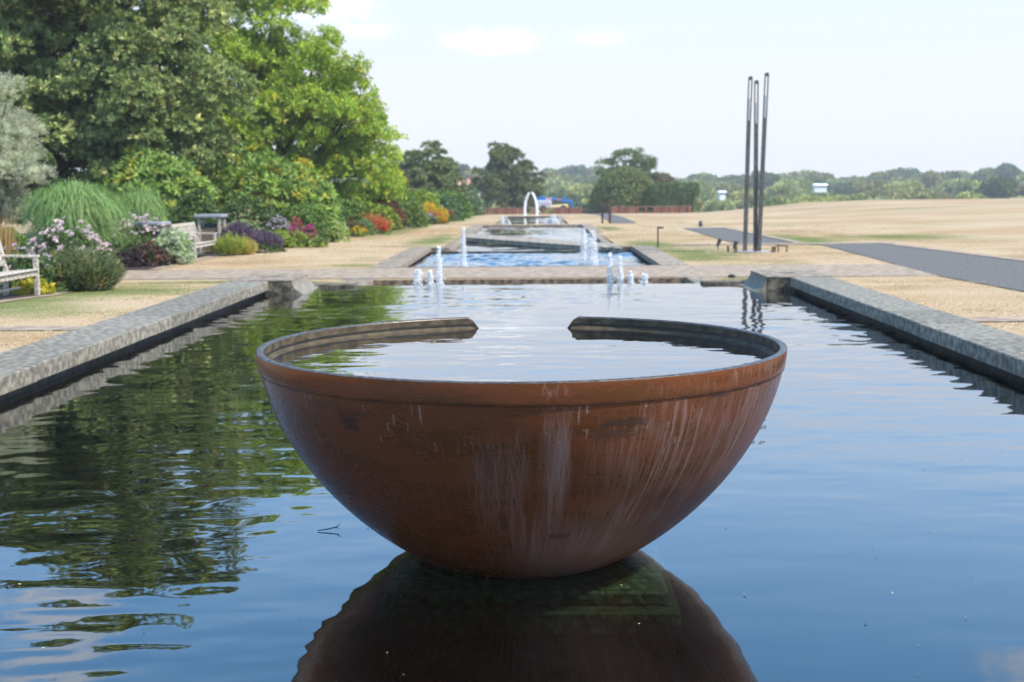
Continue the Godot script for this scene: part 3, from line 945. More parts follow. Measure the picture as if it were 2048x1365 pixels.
# colour and roughness of the copper skin: patina, mineral runs, drips, specks and scuffs. u runs round the bowl, the viewer's side is at u = 0.5
func bowl_skin(w: int, h: int, body: bool) -> Array:
	var r := RandomNumberGenerator.new()
	r.seed = 17 if body else 18
	var f := FastNoiseLite.new()
	f.seed = 19
	f.frequency = 0.01
	f.fractal_octaves = 5
	var c := PackedFloat32Array()
	c.resize(w * h * 4)
	for y in h:
		for x in w:
			var a := f.get_noise_2d(x * 0.8, y * 1.2)
			var b := f.get_noise_2d(x * 0.35 + 900.0, y * 9.0)
			var g := f.get_noise_2d(x * 7.0, y * 7.0 + 400.0)
			var k := 1.0 + 0.2 * a + 0.09 * b + 0.09 * g
			var i := (y * w + x) * 4
			c[i] = 0.235 * k
			c[i + 1] = 0.080 * k * (1.0 - 0.15 * a)
			c[i + 2] = 0.030 * k
			c[i + 3] = 0.28 + 0.08 * a + 0.04 * g
	var blend := func(x: int, y: int, col: Color, s: float, rough: float) -> void:
		if y < 0 or y >= h: return
		var i := (y * w + posmod(x, w)) * 4
		c[i] = lerpf(c[i], col.r, s); c[i + 1] = lerpf(c[i + 1], col.g, s); c[i + 2] = lerpf(c[i + 2], col.b, s)
		c[i + 3] = lerpf(c[i + 3], rough, s)
	var px := func(deg: float) -> int: return int((0.5 + deg / 360.0) * w)     # degrees to the right of the viewer's side
	var lime := Color(0.34, 0.25, 0.235)
	var run := func(x0: float, y0: float, length: float, width: float, s: float, col: Color, wander: float) -> void:
		var x := x0
		var drift := r.randf_range(-0.05, 0.05) * wander
		for yy in int(length):
			x += r.randfn(0.0, 0.16 * wander) + drift
			if r.randf() < 0.05: drift = r.randf_range(-0.12, 0.12) * wander
			var q := float(yy) / length
			var fade := s * minf(1.0, (1.0 - q) * 3.0) * r.randf_range(0.35, 1.0)
			for k in int(ceil(width)):
				blend.call(int(x) + k, int(y0) + yy, col, clampf(fade * (1.0 if k < width - 0.5 else 0.6), 0.0, 0.9), 0.62)
	if body:
		# broad field of fine runs on the right, thinner ones in the middle, few on the left
		for k in 900:
			var deg := r.randf_range(22.0, 74.0)
			var s := r.randf_range(0.06, 0.3)
			run.call(float(px.call(deg)), r.randf_range(-60.0, 380.0), r.randf_range(60.0, 420.0), 1.0, s, lime, 0.5)
		for k in 26:
			run.call(float(px.call(r.randf_range(24.0, 66.0))), r.randf_range(0.0, 60.0), r.randf_range(160.0, 420.0), r.randf_range(1.0, 2.6), r.randf_range(0.3, 0.6), lime.lightened(0.15), 0.6)
		for grp in [[7.4, 1.4, 100, 0.26, 0.0], [8.8, 0.8, 40, 0.3, 10.0], [-4.0, 2.2, 46, 0.3, 60.0], [-0.5, 1.6, 34, 0.3, 40.0], [-8.5, 1.6, 26, 0.26, 60.0], [15.0, 1.3, 18, 0.2, 20.0], [19.5, 1.2, 30, 0.24, 30.0], [4.0, 5.0, 90, 0.2, 250.0], [12.0, 7.0, 300, 0.26, 260.0], [27.0, 10.0, 420, 0.24, 240.0], [-18.0, 7.0, 12, 0.14, 20.0], [-34.0, 10.0, 10, 0.14, 20.0]]:
			for k in int(grp[2]):
				run.call(float(px.call(grp[0] + r.randfn(0.0, grp[1]))), grp[4] + r.randf_range(0.0, 120.0), r.randf_range(90.0, 360.0), 1.0, grp[3] * r.randf_range(0.5, 1.4), lime, 1.1)
		# short white drips just below the seam
		for k in 34:
			run.call(float(px.call(r.randf_range(-56.0, 60.0))), pow(r.randf(), 2.0) * 120.0, 3.0 + pow(r.randf(), 3.0) * 50.0, r.randf_range(1.0, 2.0), r.randf_range(0.4, 0.8), Color(0.5, 0.47, 0.45), 0.6)
		# dusty mineral film between the runs
		for zone in [[20.0, 74.0, 0.42, 0.0], [3.0, 11.0, 0.40, 0.05], [-10.0, 3.0, 0.26, 0.1], [-2.0, 34.0, 0.40, 0.55]]:
			var xa: int = px.call(zone[0])
			var xb: int = px.call(zone[1])
			for x in range(xa, xb):
				var across := minf(1.0, minf(x - xa, xb - x) / 18.0)
				var start: float = (zone[3] + 0.22 * f.get_noise_2d(x * 5.0, 77.0)) * h
				for y in range(maxi(0, int(start)), h):
					var n1 := f.get_noise_2d(x * 11.0, y * 0.9 + zone[0] * 31.0)
					var n2 := f.get_noise_2d(x * 1.6 + 300.0, y * 0.8)
					var n3 := f.get_noise_2d(x * 16.0, y * 16.0)
					var q = clampf(n1 * 1.7 + n2 * 1.5 + n3 * 0.6 + 0.12, 0.0, 1.0) * zone[2] * across * minf(1.0, (y - start) / 20.0)
					if q > 0.01: blend.call(x, y, Color(0.27, 0.17, 0.15), q, 0.6)
		# dark scuffs
		for sc in [[-34.5, 42.0, 26.0, 42.0, 0.7], [-33.0, 34.0, 60.0, 14.0, 0.4], [-22.0, 38.0, 12.0, 8.0, 0.6], [20.0, 40.0, 62.0, 22.0, 0.62], [18.0, 62.0, 60.0, 24.0, 0.45], [41.0, 10.0, 44.0, 9.0, 0.6], [56.0, 8.0, 14.0, 8.0, 0.5], [-6.0, 90.0, 10.0, 90.0, 0.35], [-4.0, 260.0, 14.0, 60.0, 0.45], [10.0, 330.0, 40.0, 20.0, 0.4]]:
			var cx: int = px.call(sc[0])
			for yy in int(sc[3]):
				for xx in int(sc[2]):
					var e := 1.0 - maxf(absf(xx - sc[2] / 2.0) / (sc[2] / 2.0), absf(yy - sc[3] / 2.0) / (sc[3] / 2.0))
					var q := clampf(e * 2.4 + 1.5 * f.get_noise_2d((cx + xx) * 4.0, (sc[1] + yy) * 9.0), 0.0, 1.0)
					blend.call(cx + xx - int(sc[2] / 2.0), int(sc[1]) + yy, Color(0.028, 0.027, 0.03), q * sc[4], 0.5)
		for k in 420:
			var x: int = px.call(r.randf_range(-80.0, 80.0))
			var y := int(r.randf_range(0.0, h))
			blend.call(x, y, Color(0.5, 0.46, 0.42), r.randf_range(0.15, 0.7), 0.7)
			if r.randf() < 0.18: blend.call(x + 1, y, Color(0.5, 0.46, 0.42), 0.5, 0.7)
			if r.randf() < 0.12: blend.call(x, y + 1, Color(0.5, 0.46, 0.42), 0.5, 0.7)
	else:
		for k in 150:
			var deg := r.randf_range(24.0, 64.0)
			run.call(float(px.call(deg)), r.randf_range(10.0, 70.0), r.randf_range(15.0, 70.0), 1.0, r.randf_range(0.1, 0.4), lime, 0.5)
		for k in 16:
			run.call(float(px.call(r.randf_range(44.0, 66.0))), r.randf_range(0.0, 20.0), r.randf_range(40.0, 90.0), 2.0, r.randf_range(0.3, 0.55), lime.lightened(0.15), 0.5)
		for k in 8:
			run.call(float(px.call(r.randf_range(4.0, 9.0))), r.randf_range(5.0, 40.0), r.randf_range(30.0, 60.0), 2.0, r.randf_range(0.3, 0.55), lime, 1.4)
		for k in 90:
			blend.call(px.call(r.randf_range(10.0, 40.0)), int(r.randf_range(0.0, 14.0)), Color(0.05, 0.045, 0.04), r.randf_range(0.3, 0.8), 0.6)
		for x in w:                                          # grime caught above the seam
			for y in range(h - 8, h):
				blend.call(x, y, Color(0.03, 0.027, 0.025), clampf(0.45 + 0.9 * f.get_noise_2d(x * 3.0, y * 3.0), 0.0, 0.75), 0.7)
	var im := Image.create(w, h, false, Image.FORMAT_RGB8)
	var ro := Image.create(w, h, false, Image.FORMAT_RGB8)
	for y in h:
		for x in w:
			var i := (y * w + x) * 4
			im.set_pixel(x, y, Color(c[i], c[i + 1], c[i + 2]).linear_to_srgb())
			var q := clampf(c[i + 3], 0.05, 1.0)
			ro.set_pixel(x, y, Color(q, q, q))
	return [im, ro]

# ---------------------------------------------------------------- plants
# one small leaf: two folded triangles along y
func leaf(mb: MB, at: Vector3, b: Basis, length: float, width: float, fold := 0.25, shade := 0.25) -> void:
	var k := 1.0 + rng.randf_range(-shade, shade)
	mb.col = Color(k, k, k)
	var tip := at + b * Vector3(0, length, -length * 0.12)
	var l := at + b * Vector3(-width / 2, length * 0.45, width * fold)
	var r := at + b * Vector3(width / 2, length * 0.45, width * fold)
	mb.tri(at, r, tip)
	mb.tri(at, tip, l)

func turned(y: Vector3, spin: float) -> Basis:
	y = y.normalized()
	var x := y.cross(Vector3(0.31, 0.2, 0.93))
	if x.length() < 0.05: x = y.cross(Vector3.RIGHT)
	x = x.normalized().rotated(y, spin)
	return Basis(x, y, x.cross(y))

func sprig(key: String, n: int, length: float, width: float, spread: float, stem: float) -> ArrayMesh:
	if meshes.has(key): return meshes[key]
	var mb := MB.new()
	for k in n:
		var q := (k + rng.randf()) / n
		var a := k * 2.4 + rng.randf_range(-0.4, 0.4)
		var dir := Vector3(cos(a) * spread, 1.15 - spread * 0.75 + rng.randf_range(-0.3, 0.3), sin(a) * spread)
		leaf(mb, Vector3(rng.randfn(0, 0.06), stem * q, rng.randfn(0, 0.06)), turned(dir, rng.randf() * TAU), length * rng.randf_range(0.7, 1.15), width * rng.randf_range(0.75, 1.15))
	meshes[key] = mb.mesh()
	return meshes[key]

func blade_mesh(key: String, arch: float) -> ArrayMesh:
	if meshes.has(key): return meshes[key]
	var mb := MB.new()
	for k in 3:                      # three blades to a tuft, unit height and unit reach
		var out := Vector3(0, 0, 1).rotated(Vector3.UP, k * 0.5 + rng.randf() * 0.3)
		var side := out.cross(Vector3.UP) * 0.016
		var prev := Vector3.ZERO
		var kk := 1.0 + rng.randf_range(-0.3, 0.3)
		var reach := arch * rng.randf_range(0.75, 1.1)
		mb.col = Color(kk, kk, kk)
		for s in range(1, 9):
			var q := s / 8.0
			var p := out * (reach * pow(q, 1.5)) + Vector3.UP * ((1.3 * q - (0.85 if arch > 0.5 else 0.2) * q * q * q) / (0.62 if arch > 0.5 else 1.1))
			var w0 := 1.0 - pow((s - 1) / 8.0, 2.0)
			var w1 := 1.0 - q * q
			mb.quad(prev - side * w0, prev + side * w0, p + side * w1, p - side * w1)
			prev = p
	meshes[key] = mb.mesh()
	return meshes[key]

var accent := 0.14

func mix3(a: Color, b: Color, c: Color) -> Color:
	var q := rng.randf()
	var m := a.lerp(b, rng.randf())
	if q < accent: m = m.lerp(c, rng.randf())
	return m * rng.randf_range(1.25, 2.05)

# leaf sprigs over a rounded, lumpy mound
func mound(parent: Node, w: float, h: float, size: float, m: Mesh, c0: Color, c1: Color, c2: Color, cover := 2.4, called := "foliage", low := -0.25) -> void:
	var places := []
	var cols := []
	var rad := w / 2.0
	var lumps := []
	for k in 9:
		lumps.append([Vector3(rng.randfn(0, 1), absf(rng.randfn(0, 1)), rng.randfn(0, 1)).normalized(), rng.randf_range(-0.14, 0.16)])
	var n := int(clampf(cover * (TAU * rad * maxf(rad, h)) / (size * size), 60, 5200))
	for k in n:
		var y := rng.randf_range(low, 1.0)
		var a := rng.randf() * TAU
		var rr := sqrt(maxf(0.0, 1.0 - y * y))
		var o := Vector3(cos(a) * rr, y, sin(a) * rr)
		var push := 1.0
		for l in lumps:
			push += l[1] * smooth(0.55, 1.0, o.dot(l[0]))
		push *= 1.0 - pow(rng.randf(), 2.2) * 0.35
		var mid := -low / (1.0 - low) * h
		var p := Vector3(0, mid, 0) + Vector3(o.x * rad, o.y * (h * 0.96 - mid), o.z * rad) * push
		var up := (Vector3(o.x / rad, o.y / h, o.z / rad).normalized() + Vector3(0, 0.45, 0) + Vector3(rng.randfn(0, 0.35), rng.randfn(0, 0.35), rng.randfn(0, 0.35)))
		places.append(Transform3D(turned(up, rng.randf() * TAU).scaled_local(Vector3.ONE * size * rng.randf_range(0.75, 1.25)), p))
		cols.append(mix3(c0, c1, c2))
	scatter(called, m, leafy("foliage"), places, cols, parent)

func stems(parent: Node, w: float, h: float, n := 5) -> void:
	var mb := MB.new()
	for k in n:
		var a := TAU * k / n + rng.randf()
		var e := Vector3(cos(a) * w * 0.25, h * 0.6, sin(a) * w * 0.25)
		mb.tube(PackedVector3Array([Vector3(cos(a) * w * 0.04, -0.05, sin(a) * w * 0.04), e * 0.5 + Vector3(rng.randfn(0, 0.03), 0, 0), e]), PackedFloat32Array([0.035, 0.022, 0.008]), 5)
	put("stem", mb.mesh(), mat("bark", Color(0.07, 0.052, 0.04), 0.9), parent)

func plant(kind: String, called: String, label: String, category: String, at: Vector3, w: float, h: float, o: Dictionary) -> void:
	var t := thing(called, label, category, at, 0.0, "plants of the flower border")
	var c0: Color = o.get("c0", FRESHG)
	var c1: Color = o.get("c1", MIDG)
	var c2: Color = o.get("c2", c0)
	var tuft := sprig("tuft", 9, 0.62, 0.3, 0.8, 0.5)
	match kind:
		"shrub":
			stems(t, w, h)
			var s: float = o.get("s", 0.2)
			mound(t, w, h, s, tuft, c0, c1, c2)
		"rosette":
			stems(t, w, h, 9)
			mound(t, w, h, 0.36, sprig("rosette", 10, 0.95, 0.3, 0.98, 0.12), c0, c1, c2, 2.2)
		"wispy":
			var places := []
			var cols := []
			var m := sprig("wisp", 14, 0.34, 0.05, 0.5, 0.75)
			for k in int(o.n):
				var a := rng.randf() * TAU
				var q := sqrt(rng.randf())
				var up := Vector3(cos(a) * q * 0.8, 1.0, sin(a) * q * 0.8) + Vector3(rng.randfn(0, 0.12), 0, rng.randfn(0, 0.12))
				places.append(Transform3D(turned(up, rng.randf() * TAU).scaled_local(Vector3.ONE * h * rng.randf_range(0.3, 0.55)), Vector3(cos(a) * q * w * 0.5, rng.randf() * h * 0.55 * (1.0 - 0.6 * q), sin(a) * q * w * 0.5)))
				cols.append(mix3(c0, c1, BUFF) * 1.0)
			scatter("foliage", m, leafy("foliage"), places, cols, t)
		"grass":
			var places := []
			var cols := []
			var stiff: bool = o.has("stiff")
			var m := blade_mesh("stiff blades" if stiff else "arching blades", 0.3 if stiff else 1.0)
			var g0: Color = o.get("c0", Color(0.12, 0.21, 0.06))
			var g1: Color = o.get("c1", Color(0.20, 0.30, 0.11))
			for k in int(o.n):
				var a := rng.randf() * TAU
				var q := sqrt(rng.randf())
				var reach := w * 0.5 * lerpf(0.35, 0.95, q) * rng.randf_range(0.8, 1.1)
				var tall := h * rng.randf_range(0.5, 1.02) * (1.05 - 0.22 * q)
				var b := Basis(Vector3(rng.randfn(0, 1), 0, rng.randfn(0, 1)).normalized(), rng.randfn(0, 0.13)) * Basis.from_scale(Vector3(reach, tall, reach)) * Basis(Vector3.UP, a + rng.randfn(0, 0.35))
				places.append(Transform3D(b, Vector3(sin(a) * q * w * 0.12, 0, cos(a) * q * w * 0.12)))
				cols.append(mix3(g0, g1, g1))
			scatter("blade", m, leafy("foliage"), places, cols, t)
		"heads", "spikes":
			mound(t, w, h * (0.72 if kind == "heads" else 0.6), 0.16, tuft, c0, c1, c2, 2.0)
			var fm: ArrayMesh
			var petal := MB.new()
			if kind == "heads":
				if not meshes.has("bloom"):
					for k in 7:
						var a := TAU * k / 7.0
						leaf(petal, Vector3.ZERO, turned(Vector3(cos(a), 0.35, sin(a)), rng.randf_range(-0.3, 0.3)), 1.0, 0.85, 0.1, 0.1)
					for k in 5:
						var a := TAU * k / 5.0
						leaf(petal, Vector3(0, 0.05, 0), turned(Vector3(cos(a), 0.9, sin(a)), rng.randf() * 3.0), 0.7, 0.6, 0.1, 0.1)
					meshes["bloom"] = petal.mesh()
				fm = meshes["bloom"]
			else:
				if not meshes.has("spike"):
					for k in 34:
						var a := k * 2.4
						var q := k / 33.0
						leaf(petal, Vector3(0, q * 0.85, 0), turned(Vector3(cos(a), 0.6, sin(a)), rng.randf() * 3.0), 0.17 * (1.0 - 0.6 * q) + 0.03, 0.11 * (1.0 - 0.5 * q), 0.15, 0.25)
					meshes["spike"] = petal.mesh()
				fm = meshes["spike"]
			var places := []
			var cols := []
			var fs: float = o.get("fs", 1.0)
			var stalk := MB.new()
			for k in int(o.nf):
				var a := rng.randf() * TAU
				var q := sqrt(rng.randf())
				var p := Vector3(cos(a) * q * w * 0.5, 0, sin(a) * q * w * 0.5)
				p.y = h * (1.02 - 0.42 * q * q) * rng.randf_range(0.74, 1.02)
				var up := Vector3(p.x * 0.5 + rng.randfn(0, 0.3), 1.0, p.z * 0.5 + rng.randfn(0, 0.3) + (0.5 if kind == "heads" else 0.0))
				var size := rng.randf_range(0.032, 0.055) * fs if kind == "heads" else rng.randf_range(0.28, 0.46) * clampf(h, 0.6, 1.3)
				if kind == "spikes": p.y -= size * 0.85
				places.append(Transform3D(turned(up, rng.randf() * TAU).scaled_local(Vector3.ONE * size), p))
				var fc: Color = o.f
				cols.append(fc.lerp(Color(fc.r * 0.7, fc.g * 0.7, fc.b * 0.7), rng.randf()) * rng.randf_range(0.85, 1.15))
				if kind == "heads": stalk.bar(Vector3(p.x * 0.6, p.y * 0.45, p.z * 0.6), p, 0.006, 0.006)
			scatter("blossom", fm, leafy("petal", 0.6, 0.45), places, cols, t)
			if kind == "heads":
				var so := put("stalk", stalk.mesh(), mat("stalk", Color(0.08, 0.11, 0.04), 0.7), t)
				so.set_meta("kind", "stuff")

const BORDER := [
	["grass", "ornamental_grass", "large arching green ornamental grass clump behind the white anemones", "ornamental grass", Vector3(-10.45, -0.28, -29.00), 2.35, 2.18, {"n": 1500}],
	["grass", "ornamental_grass", "smaller arching ornamental grass clump nearer the first litter bin", "ornamental grass", Vector3(-10.81, -0.31, -35.00), 1.66, 2.04, {"n": 900}],
	["grass", "reed_grass", "tall brown plumed reed grass at the left edge of the photo", "ornamental grass", Vector3(-9.35, -0.15, -22.50), 0.60, 1.58, {"n": 260, "c0": BUFF, "c1": BRONZE, "stiff": 1}],
	["heads", "anemone", "white anemones flowering in front of the arching grass", "flowers", Vector3(-9.09, -0.23, -24.80), 1.47, 1.31, {"c0": MIDG, "c1": DULLG, "f": PALEPINK, "nf": 78, "fs": 1.5}],
	["heads", "anemone", "pale pink anemones flowering left of the timber litter bin", "flowers", Vector3(-10.35, -0.30, -33.00), 2.08, 1.30, {"c0": MIDG, "c1": DULLG, "f": PALEPINK, "nf": 108, "fs": 1.5}],
	["wispy", "aster", "wispy grey green aster mound spilling onto the lawn corner", "flowers", Vector3(-8.04, -0.15, -22.40), 1.15, 0.92, {"c0": GREYG, "c1": DULLG, "n": 1500}],
	["heads", "hardy_geranium", "low leafy plant with a few white flowers behind the near bench", "flowers", Vector3(-8.65, -0.12, -21.60), 1.11, 0.94, {"c0": MIDG, "c1": DULLG, "f": PALELILAC, "nf": 20}],
	["shrub", "heuchera", "black purple heuchera mound at the corner by the crossing path", "foliage plant", Vector3(-9.95, -0.29, -31.30), 0.80, 0.40, {"c0": BLACKP, "c1": BLACKP2, "s": 0.16}],
	["shrub", "heuchera", "dark bronze heuchera mound with reddish leaves beside the pale euphorbia", "foliage plant", Vector3(-9.58, -0.29, -31.80), 0.78, 0.48, {"c0": BLACKP, "c1": BRONZE, "s": 0.16}],
	["shrub", "euphorbia", "pale grey green euphorbia mound in front of the second bench", "foliage plant", Vector3(-9.21, -0.30, -32.60), 0.85, 0.89, {"c0": PALEG, "c1": SILVER, "s": 0.17}],
	["shrub", "golden_marjoram", "low golden yellow plant under the near bench", "foliage plant", Vector3(-8.26, -0.10, -20.90), 0.56, 0.26, {"c0": GOLD, "c1": LIME, "s": 0.12}],
	["rosette", "rhododendron", "broad rhododendron behind the two litter bins, left of the other", "shrub", Vector3(-13.12, -0.34, -44), 4.00, 3.44, {"c0": Color(0.20, 0.28, 0.06), "c1": Color(0.11, 0.185, 0.04), "c2": GOLD}],
	["rosette", "rhododendron", "large rhododendron with yellowing leaves above the pink phlox", "shrub", Vector3(-10.29, -0.36, -48.5), 4.79, 3.21, {"c0": Color(0.20, 0.28, 0.06), "c1": Color(0.11, 0.185, 0.04), "c2": GOLD}],
	["shrub", "golden_shrub", "rounded yellow green shrub showing between the two rhododendrons", "shrub", Vector3(-12.69, -0.37, -52.00), 1.68, 3.45, {"c0": LIME, "c1": FRESHG, "s": 0.24}],
	["shrub", "golden_shrub", "flat topped golden shrub rising behind the right rhododendron", "shrub", Vector3(-10.38, -0.39, -56.00), 1.92, 3.61, {"c0": GOLD, "c1": LIME, "s": 0.24}],
	["spikes", "salvia", "taller purple salvia drift right beside the second bench", "flowers", Vector3(-8.82, -0.32, -38.20), 1.06, 1.01, {"f": PURPLE, "nf": 420, "c0": DULLG, "c1": MIDG}],
	["spikes", "salvia", "purple salvia drift sloping to the bed edge below the phlox", "flowers", Vector3(-8.23, -0.32, -38.80), 1.18, 0.75, {"f": PURPLE, "nf": 420, "c0": DULLG, "c1": MIDG}],
	["heads", "angelica", "cream green seedheads standing above the purple salvia", "flowers", Vector3(-9.17, -0.33, -40.40), 1.28, 1.33, {"c0": PALEG, "c1": DULLG, "f": CREAM, "nf": 40}],
	["wispy", "moor_grass", "short lime green grass tuft at the foot of the salvia", "ornamental grass", Vector3(-8.81, -0.31, -36.80), 0.70, 0.76, {"n": 420, "c0": LIME, "c1": FRESHG}],
	["wispy", "feather_grass", "buff feathery grass tuft between green grass and salvia", "ornamental grass", Vector3(-8.52, -0.32, -37.40), 0.63, 0.68, {"n": 320, "c0": BUFF, "c1": LIME}],
	["heads", "phlox", "pale lilac phlox beneath the yellowing rhododendron", "flowers", Vector3(-8.58, -0.34, -43.00), 0.92, 1.04, {"c0": MIDG, "c1": DULLG, "f": PALELILAC, "nf": 120, "fs": 1.2}],
	["heads", "phlox", "coral red phlox just right of the pale lilac phlox", "flowers", Vector3(-8.21, -0.34, -44.20), 0.63, 0.97, {"c0": MIDG, "c1": DULLG, "f": CORAL, "nf": 70, "fs": 1.3}],
	["heads", "phlox", "bright magenta phlox clump at the bed front", "flowers", Vector3(-7.61, -0.34, -43.60), 0.52, 0.74, {"c0": MIDG, "c1": DULLG, "f": MAGENTA, "nf": 70, "fs": 1.3}],
	["heads", "phlox", "low crimson phlox below the magenta phlox", "flowers", Vector3(-7.37, -0.34, -42.60), 0.57, 0.47, {"c0": MIDG, "c1": DULLG, "f": CORAL, "nf": 46, "fs": 1.2}],
	["wispy", "aster", "soft green aster foliage at the bed edge under the phlox", "flowers", Vector3(-8.01, -0.34, -42.40), 1.26, 0.61, {"c0": MIDG, "c1": LIME, "n": 700}],
	["heads", "chamomile", "small cream daisies at the bed edge by the magenta phlox", "flowers", Vector3(-7.12, -0.33, -42.00), 0.60, 0.28, {"c0": MIDG, "c1": LIME, "f": CREAM, "nf": 26}],
	["shrub", "euonymus", "variegated light green euonymus ball beside the third bench", "shrub", Vector3(-7.29, -0.35, -46.40), 1.06, 0.78, {"c0": PALEG, "c1": LIME, "s": 0.2}],
	["shrub", "blue_shrub", "tall blue green shrub behind the third bench", "shrub", Vector3(-8.38, -0.37, -51.00), 1.53, 1.67, {"c0": BLUEG, "c1": MIDG, "s": 0.24}],
	["shrub", "green_shrub", "light green shrub left of the orange crocosmia", "shrub", Vector3(-8.06, -0.39, -57.00), 1.58, 1.42, {"c0": FRESHG, "c1": MIDG, "s": 0.24}],
	["spikes", "crocosmia", "long drift of orange crocosmia on the slope of the bed", "flowers", Vector3(-7.24, -0.39, -56.00), 1.95, 0.94, {"f": ORANGE, "nf": 330, "c0": MIDG, "c1": LIME}],
	["spikes", "crocosmia", "vivid red orange crocosmia at the front edge of the bed", "flowers", Vector3(-6.45, -0.38, -54.00), 0.72, 0.69, {"f": REDORANGE, "nf": 300, "c0": MIDG, "c1": FRESHG}],
	["shrub", "sedum", "low bronze red sedum right of the third bench", "foliage plant", Vector3(-7.27, -0.37, -52.40), 0.91, 0.63, {"c0": BRONZE, "c1": DULLG, "s": 0.18}],
	["shrub", "lady_mantle", "small fresh green mound in front of the crocosmia", "foliage plant", Vector3(-6.94, -0.38, -53.00), 0.75, 0.53, {"c0": BLUEG, "c1": FRESHG, "s": 0.18}],
	["shrub", "smoke_bush", "dark red smoke bush in the middle of the border", "shrub", Vector3(-7.33, -0.41, -61.00), 2.17, 1.48, {"c0": DARKRED, "c1": BRONZE, "s": 0.24}],
	["shrub", "dome_shrub", "yellow green dome shrub behind the dark red bush", "shrub", Vector3(-7.74, -0.43, -67.00), 2.06, 1.81, {"c0": LIME, "c1": MIDG, "s": 0.26}],
	["shrub", "golden_elder", "golden topped elder above the far end of the border", "shrub", Vector3(-8.41, -0.49, -78.00), 1.63, 2.73, {"c0": GOLD, "c1": LIME, "s": 0.3}],
	["shrub", "border_shrub", "wide mid green shrub above the stone bench", "shrub", Vector3(-6.59, -0.42, -64.50), 2.39, 1.30, {"c0": FRESHG, "c1": DULLG, "s": 0.26}],
	["shrub", "border_shrub", "bright green spreading shrub left of the yellow goldenrod", "shrub", Vector3(-6.70, -0.47, -76.00), 2.46, 1.92, {"c0": LIME, "c1": FRESHG, "s": 0.3}],
	["shrub", "border_shrub", "tall green shrub behind the yellow goldenrod", "shrub", Vector3(-6.13, -0.57, -88.00), 3.37, 2.10, {"c0": FRESHG, "c1": MIDG, "s": 0.34}],
	["shrub", "blue_shrub", "small blue green shrub between goldenrod and the farthest bench", "shrub", Vector3(-5.39, -0.50, -79.00), 2.00, 1.36, {"c0": BLUEG, "c1": MIDG, "s": 0.3}],
	["spikes", "goldenrod", "tallest bright yellow goldenrod in the border", "flowers", Vector3(-5.91, -0.45, -73.00), 0.89, 1.27, {"f": YELLOW, "nf": 260, "c0": MIDG, "c1": LIME}],
	["spikes", "goldenrod", "bright yellow goldenrod right of the tallest one", "flowers", Vector3(-5.21, -0.45, -73.60), 0.67, 0.94, {"f": YELLOW, "nf": 230, "c0": MIDG, "c1": LIME}],
	["spikes", "goldenrod", "lowest orange yellow goldenrod at the lawn edge", "flowers", Vector3(-5.09, -0.44, -70.50), 0.78, 0.51, {"f": AMBER, "nf": 230, "c0": MIDG, "c1": LIME}],
	["spikes", "helenium", "band of rust orange heleniums between the goldenrods", "flowers", Vector3(-5.57, -0.44, -71.50), 1.16, 0.78, {"f": ORANGE, "nf": 200, "c0": MIDG, "c1": DULLG}],
	["heads", "catmint", "pale lilac catmint left of the lowest goldenrod", "flowers", Vector3(-5.70, -0.44, -69.80), 0.88, 0.64, {"c0": MIDG, "c1": GREYG, "f": PALELILAC, "nf": 50, "fs": 1.4}],
	["heads", "dahlia", "coral dahlias right of the goldenrod", "flowers", Vector3(-4.99, -0.48, -77.00), 0.55, 0.67, {"c0": MIDG, "c1": DULLG, "f": CORAL, "nf": 40, "fs": 1.8}],
	["shrub", "box_shrub", "low dark green box mound right of the stone bench", "shrub", Vector3(-6.23, -0.43, -67.00), 1.01, 0.54, {"c0": DULLG, "c1": MIDG, "s": 0.24}],
	["shrub", "grey_shrub", "grey green shrub below the distant house", "shrub", Vector3(-5.87, -0.95, -112.00), 2.74, 2.52, {"c0": BLUEG, "c1": GREYG, "s": 0.45}],
	["shrub", "border_shrub", "last small shrub where the border meets the brick wall", "shrub", Vector3(-5.17, -0.72, -100.00), 1.18, 0.81, {"c0": DULLG, "c1": MIDG, "s": 0.36}],
	["shrub", "fern_bank", "dark fern bank under the left half of the yellowing rhododendron", "foliage plant", Vector3(-9.74, -0.34, -43.50), 2.32, 1.67, {"c0": MIDG, "c1": DULLG, "s": 0.22}],
	["shrub", "leafy_bank", "fresh leafy bank between the rhododendron and the third bench", "foliage plant", Vector3(-8.19, -0.35, -46.50), 1.98, 1.27, {"c0": FRESHG, "c1": MIDG, "s": 0.22}],
	["shrub", "leafy_bank", "leafy bank behind the light green shrub and crocosmia", "foliage plant", Vector3(-8.12, -0.38, -54.00), 1.71, 1.53, {"c0": MIDG, "c1": FRESHG, "s": 0.24}],
	["wispy", "day_lily", "loose day lily leaves between bench and orange crocosmia", "foliage plant", Vector3(-7.57, -0.38, -54.60), 1.49, 0.71, {"c0": FRESHG, "c1": LIME, "n": 500}],
	["shrub", "leafy_bank", "yellowish leafy bank above the red orange crocosmia", "foliage plant", Vector3(-7.50, -0.40, -60.00), 2.13, 1.16, {"c0": LIME, "c1": FRESHG, "s": 0.24}],
	["shrub", "leafy_bank", "low green bank just behind the stone bench", "foliage plant", Vector3(-6.76, -0.43, -68.50), 2.03, 0.89, {"c0": FRESHG, "c1": BLUEG, "s": 0.26}],
	["shrub", "tall_shrub", "tall mid green shrub under the golden elder", "shrub", Vector3(-8.08, -0.46, -74.00), 2.63, 2.21, {"c0": FRESHG, "c1": MIDG, "s": 0.3}],
	["shrub", "tall_shrub", "rounded lime green shrub behind the tallest goldenrod", "shrub", Vector3(-6.40, -0.50, -80.00), 2.84, 1.56, {"c0": LIME, "c1": FRESHG, "s": 0.32}],
